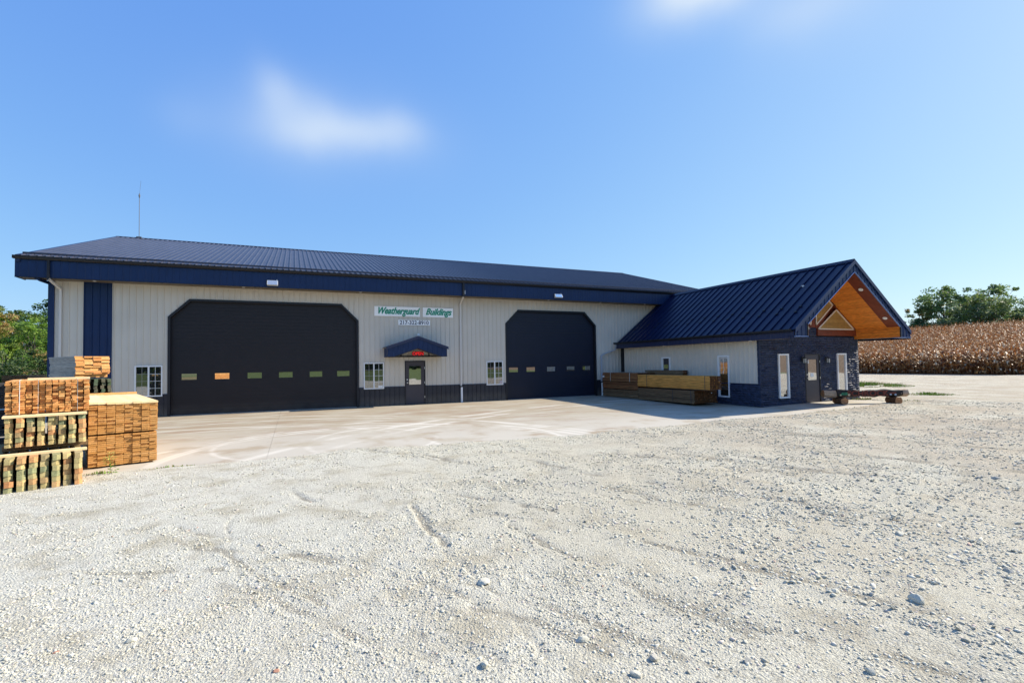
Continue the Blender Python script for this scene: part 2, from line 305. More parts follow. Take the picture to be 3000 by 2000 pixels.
def gravel_h(x, y):
    ra = rough_amt(x, y); right = S((x-3)/10)
    d = np.hypot(x-CAM[0], y-CAM[1]); near = S((26-d)/16)
    h = vnoise(x, y, 3.2, 31)*.05+vnoise(x, y, 1.1, 32)*.026*(.4+right)+vnoise(x, y, .42, 33)*.030*(.3+right)+vnoise((x*.42-y*.9)*.35, (x*.9+y*.42)*1.6, .45, 37)*.034*right+vnoise((x*.42-y*.9)*.4, (x*.9+y*.42)*1.6, .16, 38)*.016*right
    f = vnoise(x, y, .13, 34)*.018+np.abs(vnoise(x, y, .055, 35))*.024+vnoise(x, y, .028, 36)*.010
    h = h+f*ra*(.6+.7*right)*(.25+.75*near)+tracks(x, y)
    return h
def ground_h(x, y):
    x = np.asarray(x, float); y = np.asarray(y, float)
    m = slab_mask(x, y); k = S((.12-m)/.28)            # 1 on gravel, 0 under the slab
    g = gravel_h(x, y)
    far = S((np.hypot(x-CAM[0], y-CAM[1])-60)/20)
    g = g*(1-far)
    thin = .012+g*S((.6-m)/1.6)*1.0
    return base_h(x, y)+np.where(y > 1, -.05, k*np.maximum(thin, .006)+(1-k)*-.06)
ANG_F = np.arange(-66, 66.01, .22); ANG = np.concatenate([ANG_F, np.arange(69, 294, 3.)]); ANG = np.radians(ANG)+YAW
RAD = [1.0]
while RAD[-1] < 420: RAD.append(RAD[-1]*(1.0100 if RAD[-1] < 30 else 1.03))
RAD = np.array(RAD); na, nr = len(ANG), len(RAD)
gx = CAM[0]+RAD[:, None]*np.sin(ANG)[None]; gy = CAM[1]+RAD[:, None]*np.cos(ANG)[None]
gz = ground_h(gx, gy)
V = np.stack([gx, gy, gz], -1).reshape(-1, 3); V = np.vstack([V, [[CAM[0], CAM[1], float(ground_h(CAM[0], CAM[1]))]]])
i = np.arange(nr-1)[:, None]*na; j = np.arange(na)[None]; j2 = (j+1) % na
F = np.stack([i+j, i+j2, i+na+j2, i+na+j], -1).reshape(-1, 4)
cen = np.array([[k, len(V)-1, len(V)-1, (k+1) % na] for k in range(na)]); cen = cen[:, [0, 3, 1]]
def ground_mat():
    m = bpy.data.materials.new('pale_limestone_gravel'); m.use_nodes = True; t = m.node_tree; b = t.nodes['Principled BSDF']; L = t.links.new
    b.inputs['Roughness'].default_value = .9; b.inputs['Specular IOR Level'].default_value = .2
    ge = N(t, 'ShaderNodeNewGeometry'); P_ = ge.outputs['Position']
    sx = N(t, 'ShaderNodeSeparateXYZ'); L(P_, sx.inputs[0])
    def noise(sc, de=4, ro=.55):
        n = N(t, 'ShaderNodeTexNoise'); n.inputs['Scale'].default_value = sc; n.inputs['Detail'].default_value = de; n.inputs['Roughness'].default_value = ro; L(P_, n.inputs['Vector']); return n.outputs['Fac']
    def mr(v, a, b_, c=0, d=1):
        n = N(t, 'ShaderNodeMapRange'); n.interpolation_type = 'SMOOTHSTEP'
        for k, q in zip(('From Min', 'From Max', 'To Min', 'To Max'), (a, b_, c, d)): n.inputs[k].default_value = q
        L(v, n.inputs[0]); return n.outputs[0]
    def mix(f, a, b_):
        n = N(t, 'ShaderNodeMix', data_type='RGBA')
        for s_, q in ((0, f), (6, a), (7, b_)):
            if isinstance(q, (tuple, float, int)): n.inputs[s_].default_value = q if not isinstance(q, tuple) else (*q, 1)
            else: L(q, n.inputs[s_])
        return n.outputs[2]
    c = mix(mr(noise(.35, 3), .35, .65), (.60, .575, .465), (.55, .515, .405))
    c = mix(mr(sx.outputs[0], 10, 3, 0, .8), c, (.66, .645, .56))
    c = mix(mr(noise(1.7, 5), .45, .72), c, (.47, .43, .325))
    mu = N(t, 'ShaderNodeMath', operation='MULTIPLY'); L(mr(sx.outputs[0], 6, 22), mu.inputs[0]); L(mr(noise(.5, 4), .3, .62), mu.inputs[1])
    c = mix(mu.outputs[0], c, (.44, .375, .28))
    c = mix(mr(noise(9, 5, .7), .50, .74, 0, .5), c, (.33, .30, .25))
    c = mix(mr(noise(75, 4, .7), .50, .68, 0, .70), c, (.15, .135, .10))  # fine dark specks paint in the crevice shade between chips
    c = mix(mr(noise(22, 4, .7), .55, .70, 0, .55), c, (.20, .18, .135))
    c = mix(mr(noise(28, 3, .6), .56, .72, 0, .6), c, (.62, .61, .57))
    # green verge beyond the yard
    g = mix(noise(3, 5), (.05, .085, .015), (.11, .13, .03))
    a = mr(sx.outputs[1], -39, -43); bb = mr(sx.outputs[0], -9, -13)
    mxm = N(t, 'ShaderNodeMath', operation='MAXIMUM'); L(a, mxm.inputs[0]); L(bb, mxm.inputs[1])
    at = N(t, 'ShaderNodeAttribute', attribute_name='rut'); c = mix(mr(at.outputs['Fac'], .12, .75, 0, .6), c, (.22, .195, .15))
    c = mix(mxm.outputs[0], c, g)
    c = mix(mr(sx.outputs[0], 70.3, 71.3), c, (.16, .10, .055))
    L(c, b.inputs['Base Color'])
    vo = N(t, 'ShaderNodeTexVoronoi'); vo.inputs['Scale'].default_value = 55; L(P_, vo.inputs['Vector'])
    h = N(t, 'ShaderNodeMath', operation='MULTIPLY_ADD'); L(vo.outputs['Distance'], h.inputs[0]); h.inputs[1].default_value = -.9; L(noise(130, 3, .7), h.inputs[2])
    bp = N(t, 'ShaderNodeBump'); bp.inputs['Strength'].default_value = .8; bp.inputs['Distance'].default_value = .022; L(h.outputs[0], bp.inputs['Height']); L(bp.outputs[0], b.inputs['Normal'])
    return m
gm = ground_mat()
me = bigmesh('gravel_ground', V, F, gm)
av_ = me.attributes.new('rut', 'FLOAT', 'POINT'); rv_ = np.clip(-tracks(V[:, 0], V[:, 1])/.035, 0, 1)*(slab_mask(V[:, 0], V[:, 1]) < 0); av_.data.foreach_set('value', rv_.astype(np.float32))
g = link('gravel_ground', me); g['kind'] = 'structure'
me2 = bigmesh('ground_patch', V, cen, gm); g2 = link('ground_patch', me2, g); g2['kind'] = 'structure'

# ---- concrete slab
def slab_mat():
    m = bpy.data.materials.new('stained_concrete'); m.use_nodes = True; t = m.node_tree; b = t.nodes['Principled BSDF']; L = t.links.new
    b.inputs['Roughness'].default_value = .8; b.inputs['Specular IOR Level'].default_value = .25
    ge = N(t, 'ShaderNodeNewGeometry'); P_ = ge.outputs['Position']
    mp = N(t, 'ShaderNodeMapping'); mp.inputs['Rotation'].default_value = (0, 0, R(18)); mp.inputs['Scale'].default_value = (.35, 1.5, 1); L(P_, mp.inputs[0])
    def ramp(sc, vec, a, b_, lo=0, hi=1, de=5, ro=.6):
        n = N(t, 'ShaderNodeTexNoise'); n.inputs['Scale'].default_value = sc; n.inputs['Detail'].default_value = de; n.inputs['Roughness'].default_value = ro; L(vec, n.inputs['Vector'])
        q = N(t, 'ShaderNodeMapRange'); q.interpolation_type = 'SMOOTHSTEP'
        for k, v in zip(('From Min', 'From Max', 'To Min', 'To Max'), (a, b_, lo, hi)): q.inputs[k].default_value = v
        L(n.outputs['Fac'], q.inputs[0]); return q.outputs[0]
    def mix(f, a, c):
        n = N(t, 'ShaderNodeMix', data_type='RGBA'); L(f, n.inputs[0])
        for s_, q in ((6, a), (7, c)):
            if isinstance(q, tuple): n.inputs[s_].default_value = (*q, 1)
            else: L(q, n.inputs[s_])
        return n.outputs[2]
    c = mix(ramp(.5, P_, .35, .65), (.385, .345, .265), (.335, .28, .20))
    c = mix(ramp(1.2, mp.outputs[0], .48, .66, 0, .8), c, (.285, .205, .14))
    c = mix(ramp(1.6, mp.outputs[0], .55, .72, 0, .75), c, (.47, .445, .40))
    # pale dust spreading in from the gravel side
    sy = N(t, 'ShaderNodeSeparateXYZ'); L(P_, sy.inputs[0])
    q = N(t, 'ShaderNodeMapRange'); q.interpolation_type = 'SMOOTHSTEP'; q.inputs['From Min'].default_value = -5.5; q.inputs['From Max'].default_value = -11.5; L(sy.outputs[1], q.inputs[0])
    mu = N(t, 'ShaderNodeMath', operation='MULTIPLY'); L(q.outputs[0], mu.inputs[0]); L(ramp(.9, P_, .3, .55), mu.inputs[1])
    c = mix(mu.outputs[0], c, (.45, .42, .355))
    # curved tyre marks left in the dust
    for (cx, cy, r, wd) in [(4.5, -14.5, 8.2, .05), (3.6, -13.8, 9.6, .06), (7.2, -12.5, 4.6, .05), (7.4, -12.4, 4.9, .04), (2.0, -12.0, 6.3, .05), (10.5, -15.5, 9.6, .05), (6.0, -10.4, 2.6, .04), (20, -22, 17.5, .07), (21, -24, 20.5, .08), (1, -14, 11.8, .06), (8.6, -11.0, 3.2, .05)]:
        sb = N(t, 'ShaderNodeVectorMath', operation='DISTANCE'); sb.inputs[1].default_value = (cx, cy, 0); L(P_, sb.inputs[0])
        s1 = N(t, 'ShaderNodeMath', operation='SUBTRACT'); s1.inputs[1].default_value = r; L(sb.outputs['Value'], s1.inputs[0])
        ab = N(t, 'ShaderNodeMath', operation='ABSOLUTE'); L(s1.outputs[0], ab.inputs[0])
        k = N(t, 'ShaderNodeMapRange'); k.interpolation_type = 'SMOOTHSTEP'; k.inputs['From Min'].default_value = wd*2.6; k.inputs['From Max'].default_value = 0; L(ab.outputs[0], k.inputs[0])
        mu = N(t, 'ShaderNodeMath', operation='MULTIPLY'); L(k.outputs[0], mu.inputs[0]); L(ramp(.45, P_, .38, .60, 0, .9), mu.inputs[1])
        c = mix(mu.outputs[0], c, (.57, .54, .47))
    c = mix(ramp(26, P_, .56, .76, 0, .25), c, (.20, .16, .12))
    L(c, b.inputs['Base Color'])
    n = N(t, 'ShaderNodeTexNoise'); n.inputs['Scale'].default_value = 70; L(P_, n.inputs['Vector'])
    bp = N(t, 'ShaderNodeBump'); bp.inputs['Strength'].default_value = .25; bp.inputs['Distance'].default_value = .004; L(n.outputs['Fac'], bp.inputs['Height']); L(bp.outputs[0], b.inputs['Normal'])
    return m
slabm = slab_mat()
xs = np.concatenate([np.arange(-4, 30.0, .8), [30.0]]); 
JX = [-4, 1.2, 4.6, 9.2, 13.8, 18.4, 23.0, 30.0]; JY = [-12.6, -9.2, -4.6, 0]
slab = thing('concrete_slab', 'pale stained concrete apron in front of the shed', None, kind='structure'); 
for a in range(len(JX)-1):
    for b_ in range(len(JY)-1):
        nx, ny = 8, 6; vv = []; x0, x1, y0, y1 = JX[a]+.002, JX[a+1]-.002, JY[b_]+.002, JY[b_+1]-.002
        if x1 > 29 and y0 < -9: x1 = SLAB_X1+.3
        for p in range(nx+1):
            for q in range(ny+1):
                x = x0+(x1-x0)*p/nx; y = y0+(y1-y0)*q/ny; vv.append((x, y, float(base_h(x, y))))
        ff = [(p*(ny+1)+q, (p+1)*(ny+1)+q, (p+1)*(ny+1)+q+1, p*(ny+1)+q+1) for p in range(nx) for q in range(ny)]
        me = bpy.data.meshes.new('concrete_panel'); me.from_pydata(vv, [], ff); me.materials.append(slabm)
        link('concrete_panel', me, slab)
# ---- loose stones: one mass of real stones over the gravel
def ico():
    p = (1+5**.5)/2; v = np.array([(-1, p, 0), (1, p, 0), (-1, -p, 0), (1, -p, 0), (0, -1, p), (0, 1, p), (0, -1, -p), (0, 1, -p), (p, 0, -1), (p, 0, 1), (-p, 0, -1), (-p, 0, 1)], float)
    v /= np.linalg.norm(v[0]); f = np.array([(0, 11, 5), (0, 5, 1), (0, 1, 7), (0, 7, 10), (0, 10, 11), (1, 5, 9), (5, 11, 4), (11, 10, 2), (10, 7, 6), (7, 1, 8), (3, 9, 4), (3, 4, 2), (3, 2, 6), (3, 6, 8), (3, 8, 9), (4, 9, 5), (2, 4, 11), (6, 2, 10), (8, 6, 7), (9, 8, 1)]); return v, f
IV, IF = ico()
def scatter(n, r0, r1, smed, ssig, smax, seed):
    g_ = np.random.default_rng(seed); pts = []
    while sum(len(p) for p in pts) < n:
        k = n*4; r = np.sqrt(g_.uniform(r0*r0, r1*r1, k)); a = np.radians(g_.uniform(-52, 52, k))+YAW
        x = CAM[0]+r*np.sin(a); y = CAM[1]+r*np.cos(a)
        dens = np.clip(.52+.30*S((6-x)/4)+vnoise(x, y, 1.6, 21)*1.0+vnoise(x, y, .55, 22)*1.0+vnoise(x, y, .2, 41)*.8+np.abs(tracks(x, y))*16, .03, 1)
        ok = (g_.random(k) < dens) & (slab_mask(x, y) < .12) & (y < -.5)
        pts.append(np.stack([x[ok], y[ok]], 1))
    p = np.vstack(pts)[:n]; s = np.minimum(smed*np.exp(g_.normal(0, ssig, n)), smax)
    return p, s, g_
OV = np.array([(1, 0, 0), (-1, 0, 0), (0, 1, 0), (0, -1, 0), (0, 0, 1), (0, 0, -1)], float); OF = np.array([(0, 2, 4), (2, 1, 4), (1, 3, 4), (3, 0, 4), (2, 0, 5), (1, 2, 5), (3, 1, 5), (0, 3, 5)])
def stones(sets):
    Vs, Fs, cols = [], [], []; base = 0
    for k_, (p, s, g_) in enumerate(sets):
        TV, TF = (IV, IF) if k_ < 2 else (OV, OF); nv = len(TV)
        n = len(p); s = s*(1+.40*S((p[:, 0]-5)/5))
        d = g_.uniform(.60, 1.35, (n, nv, 1)); v = TV[None]*d
        sc = np.stack([g_.uniform(.8, 1.35, n), g_.uniform(.7, 1.1, n), g_.uniform(.30, .62, n)], 1)*s[:, None]
        v = v*sc[:, None]; a = g_.uniform(0, 6.28, n); ca, sa = np.cos(a)[:, None], np.sin(a)[:, None]
        tl = g_.normal(0, .3, n)[:, None]
        z = v[..., 2]+v[..., 0]*tl
        x = v[..., 0]*ca-v[..., 1]*sa+p[:, :1]; y = v[..., 0]*sa+v[..., 1]*ca+p[:, 1:]
        z = z+(ground_h(p[:, 0], p[:, 1])+sc[:, 2]*.18)[:, None]
        Vs.append(np.stack([x, y, z], -1).reshape(-1, 3)); Fs.append((TF[None]+(np.arange(n)*nv)[:, None, None]+base).reshape(-1, 3)); base += n*nv
        cols.append(np.repeat(g_.random(n), len(TF)))
    return np.vstack(Vs), np.vstack(Fs), np.concatenate(cols)
def stone_mat():
    m = bpy.data.materials.new('limestone_chips'); m.use_nodes = True; t = m.node_tree; b = t.nodes['Principled BSDF']
    b.inputs['Roughness'].default_value = .85; b.inputs['Specular IOR Level'].default_value = .25
    at = N(t, 'ShaderNodeAttribute', attribute_name='shade'); cr = N(t, 'ShaderNodeValToRGB'); el = cr.color_ramp.elements
    cs = [(.0, (.32, .30, .235)), (.12, (.46, .435, .345)), (.5, (.55, .525, .42)), (.85, (.63, .61, .51)), (.95, (.58, .51, .43)), (.99, (.44, .40, .38)), (1, (.46, .30, .22))]
    while len(el) < len(cs): el.new(.5)
    for e_, (p, c) in zip(el, cs): e_.position = p; e_.color = (*c, 1)
    t.links.new(at.outputs['Fac'], cr.inputs[0]); t.links.new(cr.outputs[0], b.inputs['Base Color']); return m
stm = stone_mat()
sets = [scatter(33000, 1.6, 4.6, .0050, .44, .015, 1), scatter(27000, 4.3, 8, .0072, .42, .019, 2), scatter(22000, 7.8, 14, .0096, .42, .024, 3), scatter(13000, 14, 28, .012, .4, .028, 4)]
SV, SF, SC = stones(sets)
me = bigmesh('loose_gravel', SV, SF, stm); faceattr(me, 'shade', SC)
o = link('loose_gravel', me); tag(o, 'loose pale limestone chips scattered over the yard', None, kind='stuff')
def rock_mesh(seed, flat=.6, sub=2):
    bm = bmesh.new(); bmesh.ops.create_icosphere(bm, subdivisions=sub, radius=1); g_ = np.random.default_rng(seed)
    pl = g_.normal(size=(9, 3)); pl /= np.linalg.norm(pl, axis=1)[:, None]; of = g_.uniform(.55, .9, 9)
    for v in bm.verts:
        c = np.array(v.co)
        for n_, o_ in zip(pl, of):
            k = c@n_
            if k > o_: c = c-n_*(k-o_)
        v.co = Vector(c*np.array([1.25, .9, flat]))
    me = bpy.data.meshes.new('rock'); bm.to_mesh(me); bm.free(); return me
rockm = mat('pale_rock', (.62, .59, .48), .85, .2, noise=(9, .14, 4), bump=(14, .5, .02)); rockg = mat('grey_rock', (.46, .44, .38), .85, .2, noise=(9, .18, 4), bump=(14, .5, .02)); rockr = mat('reddish_rock', (.42, .22, .15), .85, .2, noise=(9, .15, 4))
# ================================================================== WAREHOUSE
PIT = .2286; PW = PIT*4
def prof(p=PIT, h=.028, w=.023, t=.013):
    return [(0, 0), (p/2-w, 0), (p/2-t, h), (p/2+t, h), (p/2+w, 0), (p, 0)]
def openfun(pts, x):
    for (xa, za), (xb, zb) in zip(pts, pts[1:]):
        if xa <= x <= xb: return za+(zb-za)*(x-xa)/max(1e-9, xb-xa)
class Opening:
    def __init__(s, top, bot): s.top = top; s.bot = bot; s.x0 = top[0][0]; s.x1 = top[-1][0]
def siding(name, s0, s1, z0, z1, mats, parent, fn, ops=(), topf=None, pitch=PIT, pr=None, label=None):
    """ribbed steel sheets, one object per sheet. fn(s, z, d) maps along-wall, height, outward to the world"""
    pr = pr or prof(pitch); pw = pitch*4; n0 = math.floor(s0/pw+1e-6); k = n0
    while k*pw < s1-1e-6:
        a, b = max(s0, k*pw), min(s1, (k+1)*pw); k += 1
        bp = {a, b}
        base = (k-1)*pw
        P = [(base+r*pitch+x, h) for r in range(4) for x, h in pr]
        bp |= {x for x, h in P if a < x < b}
        for o in ops: bp |= {x for x, _ in o.top if a < x < b}
        if topf: bp |= {x for x, _ in topf if a < x < b}
        bp = sorted(bp); bp = [x for i_, x in enumerate(bp) if i_ == 0 or x-bp[i_-1] > 1e-5]
        def H(x):
            for (xa, ha), (xb, hb) in zip(P, P[1:]):
                if xa-1e-9 <= x <= xb+1e-9: return ha+(hb-ha)*(x-xa)/max(1e-9, xb-xa) if xb > xa else ha
            return 0
        m = MB()
        for x0, x1 in zip(bp, bp[1:]):
            mid = (x0+x1)/2; T0 = openfun(topf, x0) if topf else z1; T1 = openfun(topf, x1) if topf else z1
            segs = [((z0, z0), (T0, T1))]
            for o in ops:
                if o.x0 < mid < o.x1:
                    ob, ot = o.bot, (openfun(o.top, x0), openfun(o.top, x1)); new = []
                    for lo, hi in segs:
                        if ot[0] <= lo[0]+1e-6 or ob >= max(hi): new.append((lo, hi)); continue
                        if ob > lo[0]+1e-4: new.append((lo, (min(ob, hi[0]), min(ob, hi[1]))))
                        if min(ot) < min(hi)-1e-4: new.append((ot, hi))
                    segs = new
            for lo, hi in segs:
                m.poly([fn(x0, lo[0], H(x0)), fn(x1, lo[1], H(x1)), fn(x1, hi[1], H(x1)), fn(x0, hi[0], H(x0))])
        if m.f:
            me = bpy.data.meshes.new(name); me.from_pydata(m.v, [], m.f)
            for q in (mats if isinstance(mats, (list, tuple)) else [mats]): me.materials.append(q)
            o = link(name, me, parent)
            if label: o['label'] = label
def fac(s, z, d): return (s, -d, z)
shed = thing('steel_shed', 'long beige steel-sided shed with navy roof, two dark overhead doors', 'building')
D1 = [(.484, 3.99), (1.222, 4.73), (7.108, 4.73), (7.848, 3.99)]; D2 = [(15.215, 3.985), (15.963, 4.733), (20.075, 4.733), (20.813, 3.985)]
MD = (9.96, 10.96, 2.10)
WINS = [(-.59, .322), (8.068, 8.985), (14.133, 15.052)]; WT, WB = 2.03, .806
ops = [Opening(D1, -1), Opening(D2, -1), Opening([(MD[0], MD[2]), (MD[1], MD[2])], -1)]+[Opening([(a, WT), (b, WT)], WB) for a, b in WINS]
WZ = .88; TZ = 5.28; XL, XR = -3.2, 30.0
siding('wall_panel', XL+.15, -2.2, WZ, TZ, beige, shed, fac, ops)
siding('wall_panel', -2.2, -1.29, WZ-.88, TZ, blue, shed, lambda s, z, d: (s, -d-.002, z), ops, label='navy blue accent wall sheet')
siding('wall_panel', -1.29, XR, WZ, TZ, beige, shed, fac, ops)
siding('wainscot_panel', XL+.15, -2.2, .0, WZ, charcoal, shed, fac, ops)
siding('wainscot_panel', -1.29, 22.54, -.02, WZ, charcoal, shed, fac, ops)
# wainscot ledge trim between openings
blocks = [(XL+.15, -2.2), (-1.29, WINS[0][0]), (WINS[0][1], .484), (7.85, WINS[1][0]), (WINS[1][1], MD[0]), (MD[1], WINS[2][0]), (WINS[2][1], 15.21), (20.82, 22.54)]
for a, b in blocks: MB().box((a, -.040, WZ-.012), (b, -.0281, WZ+.018)).obj('ledge_trim', navytrim, shed)
# the other walls, plain ribbed
siding('wall_panel', 0.0, 20.0, 0, TZ, beige, shed, lambda s, z, d: (XL-d, s, z), topf=[(0, 5.9), (10, 8.95), (20, 5.9)])
siding('wall_panel', 0.0, 20.0, 0, TZ, beige, shed, lambda s, z, d: (XR+d, s, z), topf=[(0, 5.9), (10, 8.95), (20, 5.9)])
MB().box((XL, 19.95, 0), (XR, 20.0, 5.9)).obj('rear_wall', beige, shed)
MB().box((XL-.025, -.045, 0), (XL+.15, -.0285, TZ)).box((XL-.035, -.035, 0), (XL-.0285, .15, TZ)).obj('corner_trim', blue, shed)
MB().box((-2.215, -.04, 0), (-2.195, -.0285, TZ)).obj('panel_trim', beige, shed); MB().box((-1.305, -.04, 0), (-1.285, -.0285, TZ)).obj('panel_trim', beige, shed)
# dark interior so nothing shows through
MB().box((XL+.3, .6, 0), (XR-.3, .65, 5.2)).obj('inner_wall', mat('dark_interior', (.02, .02, .02), .9), shed)
# ---- main roof
EY0, EZ0, SL = -.80, 5.985, .305; RY = 10.0; RX0, RX1 = -3.85, 30.2
def roofpt(x, t, h):   # t = distance in y from eave
    n = 1/math.sqrt(1+SL*SL); return (x, EY0+t-h*SL*n, EZ0+t*SL+h*n)
RZ = EZ0+(RY-EY0)*SL
def panel_mesh(width_n, fn, depth, pitch, hgt, w=.03, t=.012):
    m = MB(); P = []
    for r in range(width_n): P += [(r*pitch+x, h) for x, h in prof(pitch, hgt, .038, .017)][(0 if r == 0 else 1):]
    for (xa, ha), (xb, hb) in zip(P, P[1:]): m.poly([fn(xa, 0, ha), fn(xb, 0, hb), fn(xb, depth, hb), fn(xa, depth, ha)])
    me = bpy.data.meshes.new('roof_panel'); me.from_pydata(m.v, [], m.f); return me
npan = int((RX1-RX0)/PW); rme = panel_mesh(4, lambda x, t, h: roofpt(x, t, h), RY-EY0, PIT, .036); rme.materials.append(roofm)
for k in range(npan): link('roof_panel', rme, shed, (RX0+k*PW, 0, 0))
rlast = panel_mesh(1, lambda x, t, h: roofpt(x, t, h), RY-EY0, PIT, .036); rlast.materials.append(roofm); link('roof_panel', rlast, shed, (RX0+npan*PW, 0, 0))
MB().poly([(RX0, RY, RZ), (RX1, RY, RZ), (RX1, 20.8, EZ0), (RX0, 20.8, EZ0)]).obj('rear_roof', roofm, shed)
m = MB(); m.prism([(-.16, -.049+.03), (0, .03), (.16, -.049+.03), (.16, -.049+.045), (0, .05), (-.16, -.049+.045)], RX0-.02, RX1+.02, lambda a, b, d: (d, RY+a, RZ+b)); m.obj('ridge_cap', roofm, shed)
# rake boards on both gable ends
for x0, x1 in ((RX0-.03, RX0+.10), (RX1-.10, RX1+.03)):
    m = MB(); m.prism([(EY0, EZ0+.03), (RY, RZ+.03), (20.8, EZ0+.03), (20.8, EZ0-.22), (RY, RZ-.22), (EY0, EZ0-.22)], x0, x1, lambda a, b, d: (d, a, b)); m.obj('rake_trim', navytrim if x0 < 0 else roofm, shed)
# fascia and soffit: deep ribbed navy band
FY = -.75; FB = 5.245; FT = 5.86
siding('fascia_panel', -3.9, RX1, FB, FT, blue, shed, lambda s, z, d: (s, FY-d, z), pr=prof(PIT, .010))
MB().box((-3.9, FY-.014, FB-.02), (RX1, FY+.02, FB+.0)).obj('fascia_trim', blk, shed)
MB().box((-3.9, FY+.02, FB-.02), (-3.88, .0, FT+.05)).obj('fascia_return', blue, shed)
MB().box((-3.88, FY+.012, FB+.015), (RX1, FY+.03, FT+.08)).obj('fascia_backing', navytrim, shed)
k = 0; x = -3.88
while x < RX1-.01:
    b = min(x+.305, RX1); MB().box((x+.003, FY+.03, FB+.0), (b-.003, -.024, FB+.012)).obj('soffit_panel', soff, shed); x = b
MB().box((-3.88, FY+.03, FB+.013), (RX1, 0, FB+.02)).obj('soffit_backing', blk, shed)
m = MB(); m.prism([(XL-.04, FB-.02), (-3.42, FB-.02), (XL-.04, FB-.14)], FY+.05, .05, lambda a, b, d: (a, d, b)); m.obj('soffit_wedge', blue, shed)
# gutter
gp = [(-.75, 5.87), (-.83, 5.87), (-.875, 5.92), (-.885, 5.985), (-.87, 5.985), (-.862, 5.93), (-.825, 5.885), (-.765, 5.885), (-.765, 5.98), (-.75, 5.98)]
m = MB(); m.prism(gp, -3.92, RX1+.02, lambda a, b, d: (d, a, b)); m.box((-3.93, -.885, 5.87), (-3.915, -.75, 5.985)); m.obj('gutter', blk, shed)
# snow rail on brackets above the eave
m = MB(); M0 = Vector(roofpt(0, .34, .0))
m.box((-3.80, M0.y-.02, M0.z+.035), (RX1-.1, M0.y+.03, M0.z+.10)); m.obj('snow_rail', roofm, shed)
# soffit lights
for x in (-1.75, 3.2, 7.9, 17.6, 20.9, 24.0):
    MB().tube([(x, -.42, FB-.012), (x, -.42, FB+.005)], .055, 12).obj('soffit_light', white, shed)
# floodlights on the fascia
def wallpack(x0, x1, z0, z1, lab):
    t = thing('flood_light', lab, 'light', loc=((x0+x1)/2, FY-.02, (z0+z1)/2)); w2 = (x1-x0)/2; h2 = (z1-z0)/2
    m = MB(); m.prism([(0, -h2), (-.10, -h2), (-.17, -h2+.03), (-.06, h2), (0, h2)], -w2, w2, lambda a, b, d: (d, a, b)); m.obj('housing', lampw, t)
    m = MB(); m.poly([(-w2+.03, -.170, -h2+.035), (w2-.03, -.170, -h2+.035), (w2-.03, -.075, h2-.02), (-w2+.03, -.075, h2-.02)]); m.obj('lens', lampl, t)
    MB().tube([(w2*.8, -.03, h2), (w2*.8, -.03, h2+.05)], .018, 8).obj('photocell', lampw, t)
    MB().box((-w2-.03, -.012, -h2), (w2*.6, .0, h2+.02)).obj('back_plate', blk, t)
wallpack(4.10, 4.51, 5.30, 5.53, 'grey floodlight on the fascia above the wide overhead door')
wallpack(17.76, 18.19, 5.33, 5.54, 'grey floodlight on the fascia above the narrower overhead door')
# downspouts
def spout(pts, w=.075, m=None, name='downspout', parent=None):
    b = MB(); P = [Vector(p) for p in pts]
    for a, c in zip(P, P[1:]):
        d = (c-a); L = d.length; z = d.normalized(); x = Vector((1, 0, 0)) if abs(z.x) < .5 else Vector((0, -1, 0)); y = z.cross(x).normalized(); x = y.cross(z)
        Mx = Matrix(((x.x, y.x, z.x, a.x), (x.y, y.y, z.y, a.y), (x.z, y.z, z.z, a.z), (0, 0, 0, 1)))
        b.box((-w/2, -w/2.6, -.02), (w/2, w/2.6, L+.02), M=Mx)
    return b.obj(name, m or spout_m, parent or shed)
spout([(-2.96, FY-.05, 5.86), (-2.96, FY-.05, 5.18)], m=blk); spout([(-2.96, FY-.05, 5.20), (-2.86, -.09, 4.94), (-2.86, -.062, 4.85), (-2.86, -.062, .25), (-2.86, -.2, .08)])
spout([(12.70, FY-.05, 5.86), (12.70, FY-.05, 5.20)], m=blk, w=.10); spout([(12.70, FY-.05, 5.22), (12.76, -.09, 4.95), (12.76, -.062, 4.85), (12.76, -.062, .80)])
MB().tube([(12.78, -.085, .80), (12.78, -.085, .0)], .055, 10).obj('drain_pipe', pvc, shed)
MB().box((12.70, -.14, .76), (12.86, -.02, .82)).obj('drain_cap', blk, shed)
MB().box((13.0-.26, FY-.05, 5.32), (13.0-.2, FY-.016, 5.5)).obj('conduit_box', lampw, shed)
